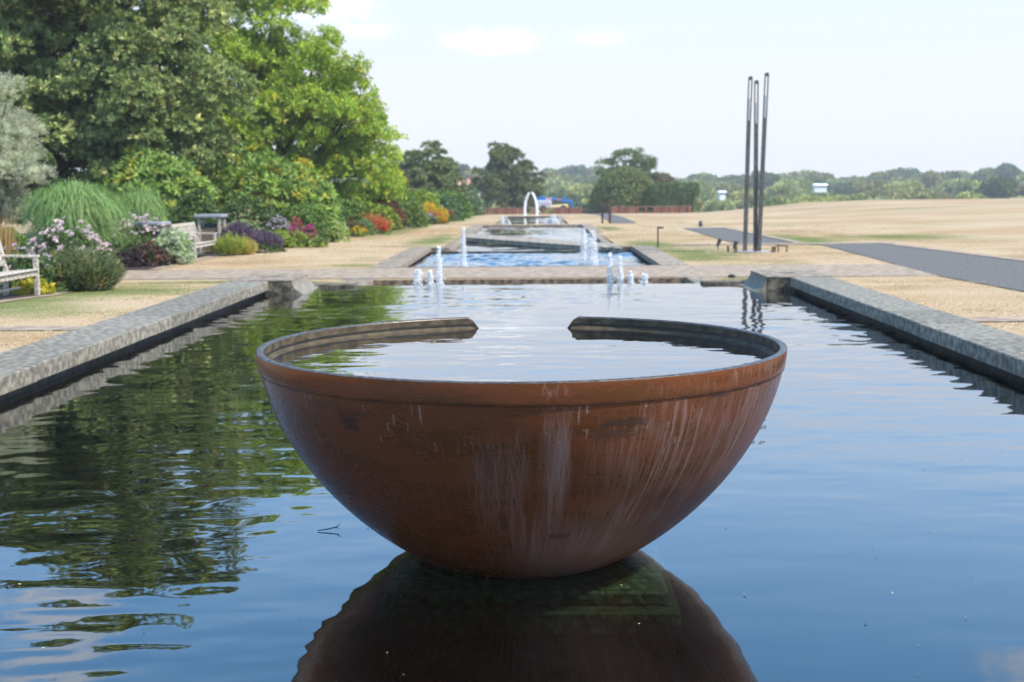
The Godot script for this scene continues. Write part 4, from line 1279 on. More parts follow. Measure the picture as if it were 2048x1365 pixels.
	["shrub", "tall_shrub", "blue green shrub behind the farthest timber bench", "shrub", Vector3(-5.45, -0.58, -90.00), 2.13, 1.09, {"c0": BLUEG, "c1": FRESHG, "s": 0.36}],
	["shrub", "tall_shrub", "broad shrub filling the gap under the bright tree", "shrub", Vector3(-9.98, -0.44, -70.00), 3.32, 2.48, {"c0": FRESHG, "c1": MIDG, "s": 0.3}],
	["shrub", "tall_shrub", "leafy shrub between the golden shrub and clipped hedge", "shrub", Vector3(-11.01, -0.41, -62.00), 2.45, 2.66, {"c0": FRESHG, "c1": LIME, "s": 0.28}],
	["shrub", "leafy_bank", "shadowy leafy bank right behind the larger litter bin", "foliage plant", Vector3(-10.92, -0.33, -41.00), 1.78, 1.61, {"c0": MIDG, "c1": DULLG, "s": 0.22}],
	["shrub", "leafy_bank", "green bank between the arching grass and left rhododendron", "foliage plant", Vector3(-11.51, -0.30, -33.00), 1.95, 1.67, {"c0": MIDG, "c1": FRESHG, "s": 0.2}],
	["shrub", "leafy_bank", "leafy bank behind the near bench at the left edge", "foliage plant", Vector3(-10.88, -0.27, -26.00), 1.23, 1.31, {"c0": MIDG, "c1": FRESHG, "s": 0.18}],
	["wispy", "aster", "soft green aster foliage in front of the pale pink anemones", "flowers", Vector3(-10.13, -0.29, -32.20), 1.65, 0.68, {"c0": GREYG, "c1": MIDG, "n": 700}],
	["heads", "scabious", "sparse lilac scabious beside the near bench arm", "flowers", Vector3(-8.73, -0.14, -22.20), 0.79, 0.69, {"c0": MIDG, "c1": GREYG, "f": PALELILAC, "nf": 24, "fs": 1.2}],
	["shrub", "grey_shrub", "small grey green shrub above the left end of the brick wall", "shrub", Vector3(-5.55, -1.07, -118.00), 1.86, 1.62, {"c0": GREYG, "c1": BLUEG, "s": 0.45}],
	["heads", "cosmos", "pink cosmos spilling over the bed edge below the coral phlox", "flowers", Vector3(-7.86, -0.33, -42.20), 0.77, 0.71, {"c0": MIDG, "c1": LIME, "f": MAGENTA, "nf": 60, "fs": 1.1}],
	["spikes", "montbretia", "soft orange drift on the upper slope left of the crocosmia", "flowers", Vector3(-7.92, -0.40, -58.40), 1.11, 1.00, {"f": ORANGE, "nf": 200, "c0": FRESHG, "c1": LIME}],
	["heads", "coreopsis", "small yellow daisies low at the bed edge by the bronze sedum", "flowers", Vector3(-6.99, -0.37, -51.40), 0.71, 0.45, {"c0": MIDG, "c1": LIME, "f": YELLOW, "nf": 50, "fs": 1.2}],
	["spikes", "astilbe", "creamy plumes between the crocosmia and the stone bench", "flowers", Vector3(-6.84, -0.40, -60.50), 1.15, 0.62, {"f": CREAM, "nf": 180, "c0": BLUEG, "c1": MIDG}],
	["heads", "phlox", "pale pink phlox above the stone bench", "flowers", Vector3(-6.93, -0.44, -69.50), 1.21, 0.60, {"c0": MIDG, "c1": FRESHG, "f": PALEPINK, "nf": 90, "fs": 1.4}],
	["spikes", "rudbeckia", "golden rudbeckia left of the lowest goldenrod", "flowers", Vector3(-6.52, -0.44, -71.00), 1.01, 0.68, {"f": AMBER, "nf": 200, "c0": MIDG, "c1": FRESHG}],
	["heads", "aster", "lilac aster mound at the lawn edge right of the stone bench", "flowers", Vector3(-6.05, -0.43, -66.40), 0.73, 0.26, {"c0": MIDG, "c1": DULLG, "f": PALELILAC, "nf": 60, "fs": 1.3}],
	["heads", "dahlia", "red dahlias just before the farthest timber bench", "flowers", Vector3(-5.00, -0.52, -82.00), 0.84, 0.33, {"c0": MIDG, "c1": DULLG, "f": CORAL, "nf": 60, "fs": 1.8}],
	["shrub", "geranium", "low fresh green geranium mound right of the sloping salvia", "foliage plant", Vector3(-8.35, -0.33, -41.60), 1.07, 0.57, {"c0": FRESHG, "c1": LIME, "s": 0.16}],
	["heads", "anemone", "scattered white anemones above the wispy aster mound", "flowers", Vector3(-8.94, -0.26, -25.60), 1.11, 1.07, {"c0": MIDG, "c1": DULLG, "f": PALEPINK, "nf": 50, "fs": 1.4}],
]

func border() -> void:
	for p in BORDER:
		plant(p[0], p[1], p[2], p[3], p[4], p[5], p[6], p[7])
	# clipped hedge behind the border
	var t := thing("clipped_hedge", "low clipped brownish green hedge behind the border plants", "hedge", on_ground(-9.2, -62.0))
	hedge_mesh(t, Vector3(2.6, 1.75, 0.9), DULLG, BRONZE)

func hedge_mesh(t: Node, size: Vector3, c0: Color, c1: Color, flare := 0.0, s := 0.22) -> void:
	var places := []
	var cols := []
	var m := sprig("tuft", 9, 0.62, 0.3, 0.8, 0.5)
	var area := 2.0 * size.x * size.y + 2.0 * size.z * size.y + size.x * size.z
	for k in int(clampf(area * 3.4 / (s * s), 100, 6000)):
		var q := rng.randf() * area
		var p: Vector3
		var o: Vector3
		var u := rng.randf_range(-0.5, 0.5)
		var v := rng.randf()
		if q < size.x * size.z:
			o = Vector3.UP
			p = Vector3(u * size.x, size.y, (v - 0.5) * size.z)
		elif q < size.x * size.z + 2.0 * size.x * size.y:
			o = Vector3(0, 0.1, 1.0 if rng.randf() < 0.5 else -1.0)
			p = Vector3(u * size.x, v * size.y, o.z * size.z * 0.5)
		else:
			o = Vector3(1.0 if rng.randf() < 0.5 else -1.0, 0.1, 0)
			p = Vector3(o.x * size.x * 0.5, v * size.y, u * size.z)
		var wide := 1.0 + flare * smooth(0.5, 0.75, p.y / size.y)
		p.x *= wide
		p.z *= wide
		places.append(Transform3D(turned(o + Vector3(rng.randfn(0, 0.4), rng.randfn(0, 0.4), rng.randfn(0, 0.4)), rng.randf() * TAU).scaled_local(Vector3.ONE * s * rng.randf_range(0.7, 1.2)), p - o * rng.randf() * 0.12))
		cols.append(mix3(c0, c1, c0))
	scatter("foliage", m, leafy("foliage"), places, cols, t)
	stems(t, size.x, size.y, 7)

# ---------------------------------------------------------------- furniture
var timber: Array = []

func bench_at(label: String, at: Vector3, turn: float, length: float, parts := true) -> void:
	var t := thing("garden_bench", label, "bench", at, turn, "pale timber benches along the border")
	# faces local +x, long axis along z, origin between the front feet
	var w: Material = timber[rng.randi() % timber.size()]
	var hl := length / 2.0
	var add := func(called: String, a: Vector3, e: Vector3, x: float, y: float, side := Vector3.UP) -> void:
		var mb := MB.new()
		mb.bar(a, e, x, y, side, 0.006)
		put(called, mb.mesh(), timber[rng.randi() % timber.size()], t)
	for s in [-1.0, 1.0]:
		var z: float = s * (hl - 0.04)
		add.call("front_leg", Vector3(0, 0, z), Vector3(0, 0.63, z), 0.075, 0.075, Vector3.RIGHT)
		add.call("back_leg", Vector3(-0.52, 0, z), Vector3(-0.50, 0.46, z), 0.075, 0.07, Vector3.RIGHT)
		add.call("back_post", Vector3(-0.50, 0.455, z), Vector3(-0.62, 0.98, z), 0.07, 0.06, Vector3.RIGHT)
		add.call("arm", Vector3(0.06, 0.65, z), Vector3(-0.56, 0.66, z), 0.085, 0.04)
		add.call("side_rail", Vector3(-0.04, 0.38, z), Vector3(-0.49, 0.36, z), 0.04, 0.09)
	add.call("front_rail", Vector3(0.0, 0.375, -hl + 0.08), Vector3(0.0, 0.375, hl - 0.08), 0.045, 0.09)
	add.call("top_rail", Vector3(-0.61, 0.935, -hl + 0.02), Vector3(-0.61, 0.935, hl - 0.02), 0.05, 0.09)
	add.call("lower_rail", Vector3(-0.52, 0.53, -hl + 0.08), Vector3(-0.52, 0.53, hl - 0.08), 0.04, 0.06)
	add.call("stretcher", Vector3(-0.26, 0.14, -hl + 0.1), Vector3(-0.26, 0.14, hl - 0.1), 0.04, 0.05)
	for k in 6:
		var x := 0.02 - 0.09 * k
		add.call("seat_slat", Vector3(x, 0.435 - 0.006 * k, -hl + 0.06), Vector3(x, 0.435 - 0.006 * k, hl - 0.06), 0.072, 0.024)
	var n := int(length / 0.1)
	for k in n:
		var z := -hl + 0.13 + (length - 0.26) * k / (n - 1.0)
		add.call("back_slat", Vector3(-0.525, 0.555, z), Vector3(-0.605, 0.895, z), 0.05, 0.02, Vector3.RIGHT)

func furniture() -> void:
	for k in 4:
		var c: Color = [Color(0.60, 0.55, 0.48), Color(0.54, 0.49, 0.43), Color(0.65, 0.60, 0.53), Color(0.50, 0.46, 0.41)][k]
		timber.append(grain(mat("silvered timber %d" % k, c, 0.8), noise_tex(0.03, Color(0.7, 0.69, 0.67), Color.WHITE, 256, 5, 100 + k), 2.0))
	bench_at("silvered timber bench at the left edge in front of the border", Vector3(-8.05, -0.08, -19.75), 0.0, 1.75)
	bench_at("pale timber bench between the two litter bins", Vector3(-9.12, -0.30, -35.45), 0.0, 2.3)
	bench_at("pale timber bench half hidden by the variegated euonymus", Vector3(-7.30, -0.36, -48.7), 0.0, 1.9)
	bench_at("small distant bench beside the coral dahlias", on_ground(-4.9, -78.4), 0.0, 1.6)
	# stone bench
	var st := thing("stone_bench", "low pale stone bench on the bed edge beyond the crocosmia", "bench", on_ground(-6.95, -67.2))
	var sm := grain(mat("pale stone", Color(0.5, 0.47, 0.42), 0.85), noise_tex(0.03, Color(0.7, 0.7, 0.7), Color.WHITE, 256, 4, 110), 1.0)
	var mb := MB.new()
	mb.box(Vector3(0, 0.42, 0), Vector3(0.5, 0.09, 1.5), Basis.IDENTITY, 0.015)
	put("seat", mb.mesh(), sm, st)
	for s in [-0.55, 0.55]:
		mb = MB.new()
		mb.box(Vector3(0, 0.19, s), Vector3(0.42, 0.38, 0.14), Basis.IDENTITY, 0.01)
		put("leg", mb.mesh(), sm, st)
	# litter bins
	bin("timber slatted litter bin with a grey lid right behind the pale bench", Vector3(-9.62, -0.31, -38.2), 1.0)
	bin("timber litter bin with a grey lid among the pale pink anemones", Vector3(-9.95, -0.30, -33.4), 0.92)
	sculpture()
	far_things()

func bin(label: String, at: Vector3, s: float) -> void:
	var t := thing("litter_bin", label, "litter bin", at, 0.0, "timber litter bins")
	t.scale = Vector3.ONE * s
	var wood := grain(mat("brown slats", Color(0.27, 0.2, 0.145), 0.8), noise_tex(0.03, Color(0.65, 0.62, 0.6), Color.WHITE, 256, 4, 111), 2.0)
	var lead := mat("grey lid", Color(0.30, 0.32, 0.36), 0.45, 0.2)
	for x in [-0.3, 0.3]:
		for z in [-0.3, 0.3]:
			var mb := MB.new()
			mb.box(Vector3(x, 0.55, z), Vector3(0.08, 1.1, 0.08), Basis.IDENTITY, 0.008)
			put("post", mb.mesh(), timber[1], t)
	for face in 4:
		var b := Basis(Vector3.UP, face * PI / 2.0)
		for k in 6:
			var mb := MB.new()
			mb.box(b * Vector3(-0.215 + k * 0.086, 0.42, 0.28), Vector3(0.074, 0.74, 0.022) if face % 2 == 0 else Vector3(0.022, 0.74, 0.074), Basis.IDENTITY, 0.004)
			put("slat", mb.mesh(), wood, t)
	var mb := MB.new()
	mb.box(Vector3(0, 1.13, 0), Vector3(0.82, 0.1, 0.82), Basis.IDENTITY, 0.02)
	put("lid", mb.mesh(), lead, t)
	mb = MB.new()
	mb.tube(PackedVector3Array([Vector3(0, 0.1, 0), Vector3(0, 0.9, 0)]), PackedFloat32Array([0.22, 0.23]), 16)
	put("liner", mb.mesh(), mat("dark liner", Color(0.03, 0.03, 0.03), 0.6), t)

func sculpture() -> void:
	var steel := grain(mat("dark weathered steel", Color(0.135, 0.13, 0.128), 0.55, 0.4), noise_tex(0.03, Color(0.82, 0.80, 0.78), Color.WHITE, 256, 5, 120), 0.8)
	var shine := mat("bright steel", Color(0.55, 0.6, 0.66), 0.3, 0.8)
	var rust := mat("rusty iron", Color(0.14, 0.06, 0.035), 0.85)
	var t := thing("pole_sculpture", "three tall dark leaning steel poles with open slotted tips", "sculpture", Vector3(6.4, -0.31, -36.6))
	var rows := [[Vector3(-0.22, 0, 0), Vector3(-0.16, 3.74, 0), Vector3(-0.13, 4.91, 0)], [Vector3(0.08, 0, 0.0), Vector3(0.05, 3.65, 0), Vector3(0.04, 4.8, 0)], [Vector3(0.16, 0, 0.12), Vector3(0.29, 3.81, 0.02), Vector3(0.33, 5.01, 0)]]
	for q in rows:
		var mb := MB.new()
		mb.bar(q[0], q[1], 0.112, 0.1, Vector3.BACK, 0.008)
		put("pole", mb.mesh(), steel, t)
		mb = MB.new()
		var ax: Vector3 = (q[2] - q[1]).normalized()
		var sd := Vector3.RIGHT * 0.045
		mb.bar(q[1] - sd, q[2] - sd + Vector3(0, -0.02, 0), 0.024, 0.1, Vector3.BACK, 0.003)
		mb.bar(q[1] + sd, q[2] + sd + Vector3(0, 0.03, 0), 0.024, 0.1, Vector3.BACK, 0.003)
		mb.bar(q[2] - sd * 1.2 + Vector3(0, -0.01, 0), q[2] + sd * 1.2 + Vector3(0, 0.03, 0), 0.024, 0.1, Vector3.UP, 0.003)
		put("slotted_tip", mb.mesh(), steel, t)
		mb = MB.new()
		mb.bar(q[1] - sd * 0.2, q[1].lerp(q[2], 0.52) - sd * 0.4, 0.05, 0.02, Vector3.BACK)
		put("blade", mb.mesh(), shine, t)
	var mb2 := MB.new()
	mb2.tube(PackedVector3Array([Vector3(0, -0.02, 0), Vector3(0, 0.035, 0)]), PackedFloat32Array([0.55, 0.54]), 32)
	put("base_disc", mb2.mesh(), grain(mat("pale base", Color(0.5, 0.5, 0.5), 0.8), noise_tex(0.05, Color(0.7, 0.7, 0.7), Color.WHITE, 256, 4, 121), 1.0), t)
	# rusty rods round the base
	var rods := [[-0.72, 0.1, 0.17], [-0.5, 0.2, 0.15], [0.02, 0.42, 0.12], [0.52, 0.3, 0.14], [0.62, 0.1, 0.15]]
	var k := 0
	for q in rods:
		k += 1
		var o := thing("iron_stake", ["rusty stake at the left rim of the pole sculpture base", "rusty stake behind the left pole of the sculpture", "short rusty stake in front between the poles", "rusty stake right of the leaning poles", "rear rusty stake right of the leaning poles"][k - 1], "stake", on_ground(6.4 + q[0], -36.6 + q[1]), 0.0, "rusty stakes round the pole sculpture")
		var mb := MB.new()
		mb.bar(Vector3.ZERO, Vector3(0, q[2], 0), 0.05, 0.05, Vector3.BACK, 0.004)
		put("rod", mb.mesh(), rust, o)
		mb = MB.new()
		mb.box(Vector3(0, q[2] + 0.008, 0), Vector3(0.09, 0.016, 0.09), Basis.IDENTITY, 0.004)
		put("cap", mb.mesh(), rust, o)
	var fr := thing("iron_bracket", "small rusty bracket like a stool right of the pole sculpture", "bracket", on_ground(7.2, -36.3))
	for x in [-0.12, 0.12]:
		var mb := MB.new()
		mb.bar(Vector3(x, 0, 0), Vector3(x, 0.17, 0), 0.035, 0.035, Vector3.BACK)
		put("leg", mb.mesh(), rust, fr)
	mb2 = MB.new()
	mb2.bar(Vector3(-0.18, 0.2, 0), Vector3(0.16, 0.17, 0), 0.05, 0.035)
	put("top", mb2.mesh(), rust, fr)
	# ground lamps (unlit) that aim at the poles
	for q in [[5.63, 38.1, "dark floodlight on a spike left of the pole sculpture"], [5.85, 36.4, "grey floodlight on a spike close to the left pole"]]:
		var o := thing("garden_floodlight", q[2], "floodlight", on_ground(q[0], -q[1]), 0.5, "unlit floodlights by the poles")
		var mb := MB.new()
		mb.tube(PackedVector3Array([Vector3(0, -0.03, 0), Vector3(0, 0.14, 0)]), PackedFloat32Array([0.012, 0.012]), 6)
		put("spike", mb.mesh(), mat("iron", Color(0.05, 0.045, 0.04), 0.6, 0.5), o)
		mb = MB.new()
		mb.tube(PackedVector3Array([Vector3(-0.03, 0.1, 0), Vector3(0.0, 0.17, 0.0), Vector3(0.06, 0.3, 0.0), Vector3(0.065, 0.31, 0)]), PackedFloat32Array([0.025, 0.05, 0.062, 0.058]), 12)
		put("head", mb.mesh(), mat("iron", Color(0.05, 0.045, 0.04), 0.6, 0.5), o)
	# small angled marker post
	var pst := thing("marker_post", "thin black angled marker post on the right lawn", "post", on_ground(4.02, -40.1))
	mb2 = MB.new()
	mb2.tube(PackedVector3Array([Vector3(0, -0.03, 0), Vector3(0, 0.62, 0)]), PackedFloat32Array([0.022, 0.022]), 8)
	put("stem", mb2.mesh(), mat("black paint", Color(0.02, 0.02, 0.022), 0.5), pst)
	mb2 = MB.new()
	mb2.box(Vector3(0.07, 0.62, 0), Vector3(0.2, 0.05, 0.14), Basis.IDENTITY, 0.006)
	put("plate", mb2.mesh(), mat("black paint", Color(0.02, 0.02, 0.022), 0.5), pst)
	var bo := thing("path_bollard", "stubby dark bollard standing on the asphalt path's far end", "bollard", on_ground(8.2, -61.8))
	mb2 = MB.new()
	mb2.tube(PackedVector3Array([Vector3(0, -0.02, 0), Vector3(0, 0.2, 0), Vector3(0, 0.26, 0), Vector3(0, 0.28, 0)]), PackedFloat32Array([0.09, 0.09, 0.07, 0.02]), 14)
	put("body", mb2.mesh(), mat("black paint", Color(0.02, 0.02, 0.022), 0.5), bo)
	mb2 = MB.new()
	mb2.tube(PackedVector3Array([Vector3(0, 0.15, 0), Vector3(0, 0.18, 0)]), PackedFloat32Array([0.094, 0.094]), 14)
	put("collar", mb2.mesh(), mat("grey lid", Color(0.30, 0.32, 0.36), 0.45, 0.2), bo)
	var st := thing("weir_drain", "little dark drain dome in the grass beside the splash pool", "drain", on_ground(4.15, -25.95))
	mb2 = MB.new()
	mb2.tube(PackedVector3Array([Vector3(0, -0.02, 0), Vector3(0, 0.05, 0), Vector3(0, 0.075, 0)]), PackedFloat32Array([0.09, 0.075, 0.02]), 14)
	put("dome", mb2.mesh(), mat("black paint", Color(0.02, 0.02, 0.022), 0.5), st)
	for q in [[3.85, 69.4, 1.15, "thinner left of the two brown posts by the far path"], [4.25, 69.2, 1.22, "thicker right of the two brown posts by the far path"]]:
		var o := thing("timber_post", q[3], "post", on_ground(q[0], -q[1]), 0.0, "brown posts by the far path")
		var mb := MB.new()
		mb.box(Vector3(0, q[2] / 2 - 0.02, 0), Vector3(0.1 if q[2] < 1.2 else 0.14, q[2], 0.12), Basis.IDENTITY, 0.01)
		put("shaft", mb.mesh(), mat("dark timber", Color(0.085, 0.05, 0.045), 0.8), o)
		mb = MB.new()
		mb.box(Vector3(0, q[2] - 0.01, 0), Vector3(0.13 if q[2] < 1.2 else 0.17, 0.03, 0.15), Basis.IDENTITY, 0.008)
		put("cap", mb.mesh(), mat("reddish timber", Color(0.2, 0.1, 0.075), 0.8), o)

func brick_wall(label: String, a: Vector2, b: Vector2, top: float, gaps: Array, brick: Array, end_pier: bool) -> void:
	# a low wall seen as square piers and brick panels between them, a in (x, d)
	var t := thing("brick_wall", label, "wall", on_ground(a.x, -a.y), 0.0, "low brick walls at the garden's end")
	var along := Vector3(b.x - a.x, 0, -(b.y - a.y))
	var n := int(along.length() / 0.95)
	var turn := Basis(Vector3.UP, atan2(-along.z, along.x))
	for k in n + 1:
		var p := along * (float(k) / n)
		var y := ground_y(a.x + p.x, a.y - p.z) - t.position.y
		var mb := MB.new()
		var last := k == n and end_pier
		mb.box(p + Vector3(0, y + top / 2.0 - 0.1, 0), Vector3(0.42 if last else 0.3, top + 0.2 + (0.06 if last else 0.0), 0.42 if last else 0.34), turn, 0.01)
		put("pier", mb.mesh(), brick[rng.randi() % brick.size()], t)
		if k < n:
			var c := along * ((k + 0.5) / n)
			var yc := ground_y(a.x + c.x, a.y - c.z) - t.position.y
			mb = MB.new()
			if k in gaps:
				mb.box(c + Vector3(0, yc + 0.06, 0), Vector3(0.62, 0.12, 0.22), turn)
			else:
				mb.box(c + Vector3(0, yc + top * 0.42, 0), Vector3(0.64, top * 0.95, 0.22), turn)
			put("panel", mb.mesh(), brick[rng.randi() % brick.size()], t)
			mb = MB.new()
			mb.box(c + Vector3(0, yc + top * 0.96, 0), Vector3(0.66, top * 0.12, 0.3), turn, 0.008)
			put("coping", mb.mesh(), mats["brick cap"], t)

func far_things() -> void:
	var bricks := []
	for k in 4:
		var c: Color = [Color(0.36, 0.14, 0.085), Color(0.31, 0.125, 0.08), Color(0.41, 0.18, 0.11), Color(0.33, 0.16, 0.11)][k]
		bricks.append(grain(mat("brickwork %d" % k, c, 0.9), noise_tex(0.05, Color(0.6, 0.58, 0.56), Color.WHITE, 256, 5, 130 + k), 0.8))
	grain(mat("brick cap", Color(0.42, 0.3, 0.22), 0.9), noise_tex(0.05, Color(0.6, 0.58, 0.56), Color.WHITE, 256, 5, 135), 0.8)
	brick_wall("long low brick wall closing the far end of the garden", Vector2(-7.0, 140.0), Vector2(5.3, 140.0), 0.72, [6, 7, 8], bricks, false)
	brick_wall("low orange brick wall in front of the clipped tree", Vector2(8.6, 140.0), Vector2(17.2, 140.0), 0.76, [3, 4], bricks, true)
	# iron gate between the two walls
	var g := thing("iron_gate", "black railing gate between the two brick walls", "gate", on_ground(5.45, -140.0))
	var iron := mat("black paint", Color(0.02, 0.02, 0.022), 0.5)
	for k in 15:
		var mb := MB.new()
		mb.bar(Vector3(k * 0.215, 0.0, 0), Vector3(k * 0.215, 0.78 if k % 4 else 0.88, 0), 0.1 if k % 4 == 0 else 0.05, 0.05, Vector3.BACK)
		put("railing", mb.mesh(), iron, g)
	for y in [0.12, 0.7]:
		var mb := MB.new()
		mb.bar(Vector3(0, y, 0.03), Vector3(3.0, y, 0.03), 0.05, 0.06)
		put("rail", mb.mesh(), iron, g)
	# white arch of two curved posts
	var arch := thing("white_arch", "white arch of two curved posts beyond the farthest pool", "arch", on_ground(-0.12, -98.0))
	var white := mat("white paint", Color(0.8, 0.8, 0.8), 0.5)
	for s in [-1.0, 1.0]:
		var p := PackedVector3Array()
		var r := PackedFloat32Array()
		for k in 16:
			var q := k / 15.0
			var ang := smooth(0.0, 1.0, q)
			var x := 0.47 - 0.40 * pow(q, 3.2)
			p.append(Vector3(s * x, q * 1.83 - (0.06 if q > 0.99 else 0.0), 0))
			r.append(0.105 if q < 0.62 else 0.088)
		var mb := MB.new()
		mb.tube(p, r, 12)
		put("post", mb.mesh(), white, arch)
		mb = MB.new()
		mb.box(Vector3(s * 0.47, 0.02, 0), Vector3(0.3, 0.08, 0.3), Basis.IDENTITY, 0.01)
		put("foot", mb.mesh(), white, arch)
	boom_lift()
	house("white rendered house with a pink tiled roof between two trees", Vector3(-22.5, -2.6, -420.0), 0.5, Vector3(7.0, 4.6, 6.0), Color(0.72, 0.68, 0.64), Color(0.45, 0.22, 0.18))
	house("second pale house stepping down behind the first", Vector3(-20.0, -4.4, -415.0), 0.2, Vector3(4.5, 4.2, 5.0), Color(0.74, 0.72, 0.70), Color(0.42, 0.24, 0.2))
	house("long low white building among the woods at the right", Vector3(78.4, 0.25, -350.0), 0.1, Vector3(3.4, 0.7, 1.6), Color(0.8, 0.8, 0.8), Color(0.75, 0.76, 0.78))
	house("small white gabled building low in the woods beside the hedge", Vector3(44.3, -1.1, -300.0), 0.2, Vector3(1.4, 0.7, 1.4), Color(0.8, 0.8, 0.8), Color(0.7, 0.7, 0.7))

func house(label: String, at: Vector3, turn: float, s: Vector3, wall: Color, roof: Color) -> void:
	var t := thing("house", label, "house", at, turn, "houses in the far woods")
	var wm := mat("render " + label, wall, 0.9)
	var rm := mat("roof " + label, roof, 0.85)
	var mb := MB.new()
	var deep := 4.0 if s.y > 3.0 else 1.2
	mb.box(Vector3(0, s.y / 2 - deep / 2, 0), Vector3(s.x, s.y + deep, s.z))
	put("wall", mb.mesh(), wm, t)
	mb = MB.new()
	var e := 0.3
	var h := s.z * 0.32
	var a := [Vector3(-s.x / 2 - e, s.y, s.z / 2 + e), Vector3(s.x / 2 + e, s.y, s.z / 2 + e), Vector3(s.x / 2 + e, s.y, -s.z / 2 - e), Vector3(-s.x / 2 - e, s.y, -s.z / 2 - e), Vector3(-s.x / 2 - e, s.y + h, 0), Vector3(s.x / 2 + e, s.y + h, 0)]
	mb.quad(a[0], a[1], a[5], a[4])
	mb.quad(a[2], a[3], a[4], a[5])
	mb.tri(a[1], a[2], a[5])
	mb.tri(a[3], a[0], a[4])
	mb.quad(a[3], a[2], a[1], a[0])
	put("roof", mb.mesh(), rm, t)
	for k in 3:
		mb = MB.new()
		mb.box(Vector3(-s.x * 0.3 + k * s.x * 0.3, s.y * 0.62, s.z / 2 + 0.02), Vector3(s.x * 0.14, s.y * 0.25, 0.08))
		put("window", mb.mesh(), mat("dark glass", Color(0.04, 0.05, 0.06), 0.1), t)
	if s.x > 4.0 and s.y > 4.0:
		mb = MB.new()
		mb.box(Vector3(s.x * 0.25, s.y + h * 0.9, 0), Vector3(0.7, 1.4, 0.7))
		put("chimney", mb.mesh(), mats["brickwork 0"], t)

func boom_lift() -> void:
	var t := thing("boom_lift", "blue boom lift with grey body and cream base parked behind the wall", "boom lift", Vector3(2.6, ground_y(2.6, 150.0) + 0.42, -150.0))
	var blue := mat("blue paint", Color(0.012, 0.16, 0.46), 0.4)
	var grey := mat("grey cover", Color(0.42, 0.46, 0.52), 0.5)
	var cream := mat("cream cover", Color(0.62, 0.5, 0.28), 0.5)
	var pink := mat("pink print", Color(0.62, 0.38, 0.52), 0.5)
	var red := mat("red print", Color(0.62, 0.18, 0.2), 0.5)
	var dark := mat("black rubber", Color(0.02, 0.02, 0.02), 0.8)
	var list := [["body", Vector3(-1.25, 0.92, 0), Vector3(1.75, 0.95, 1.4), grey, 0.0, 0.12], ["chassis", Vector3(0.5, 0.62, 0), Vector3(2.1, 0.5, 1.3), cream, 0.08, 0.12], ["lower_boom", Vector3(-0.9, 1.55, 0.2), Vector3(2.6, 0.3, 0.34), blue, -0.02, 0.05], ["upper_boom", Vector3(0.7, 1.38, 0.2), Vector3(2.3, 0.26, 0.3), blue, -0.2, 0.05], ["boom_cap", Vector3(-1.45, 1.78, 0.2), Vector3(0.7, 0.22, 0.36), blue, 0.0, 0.05], ["boom_head", Vector3(1.15, 1.62, 0.2), Vector3(0.5, 0.3, 0.3), blue, -0.2, 0.05], ["jib", Vector3(2.05, 0.85, 0.2), Vector3(0.26, 1.3, 0.26), blue, 0.32, 0.05], ["link", Vector3(1.75, 1.28, 0.2), Vector3(0.7, 0.26, 0.28), blue, 0.0, 0.05]]
	for q in list:
		var mb := MB.new()
		mb.box(q[1], q[2], Basis(Vector3.BACK, q[4]), q[5])
		put(q[0], mb.mesh(), q[3], t)
	for q in [[Vector3(-0.75, 1.56, 0.38), Vector3(0.75, 0.2, 0.02), pink], [Vector3(0.45, 1.48, 0.38), Vector3(0.5, 0.16, 0.02), red], [Vector3(-0.9, 1.05, 0.71), Vector3(0.7, 0.25, 0.02), pink], [Vector3(-1.1, 0.62, 0.71), Vector3(0.35, 0.16, 0.02), cream]]:
		var mb := MB.new()
		mb.box(q[0], q[1], Basis.IDENTITY)
		put("decal", mb.mesh(), q[2], t)
	for x in [-1.4, 1.0]:
		for z in [-0.7, 0.7]:
			var mb := MB.new()
			mb.tube(PackedVector3Array([Vector3(x, 0.4, z - 0.15), Vector3(x, 0.4, z + 0.15)]), PackedFloat32Array([0.42, 0.42]), 20)
			put("wheel", mb.mesh(), dark, t)
	var cage := MB.new()
	for x in [2.75, 3.05, 3.5]:
		for z in [-0.3, 0.4]:
			cage.bar(Vector3(x, 0.45, z), Vector3(x, 1.15, z), 0.05, 0.05, Vector3.BACK)
	for y in [0.5, 0.85, 1.13]:
		cage.bar(Vector3(2.75, y, 0.4), Vector3(3.5, y, 0.4), 0.05, 0.05)
		cage.bar(Vector3(2.75, y, -0.3), Vector3(3.5, y, -0.3), 0.05, 0.05)
	put("platform_cage", cage.mesh(), mat("teal paint", Color(0.03, 0.14, 0.2), 0.5), t)

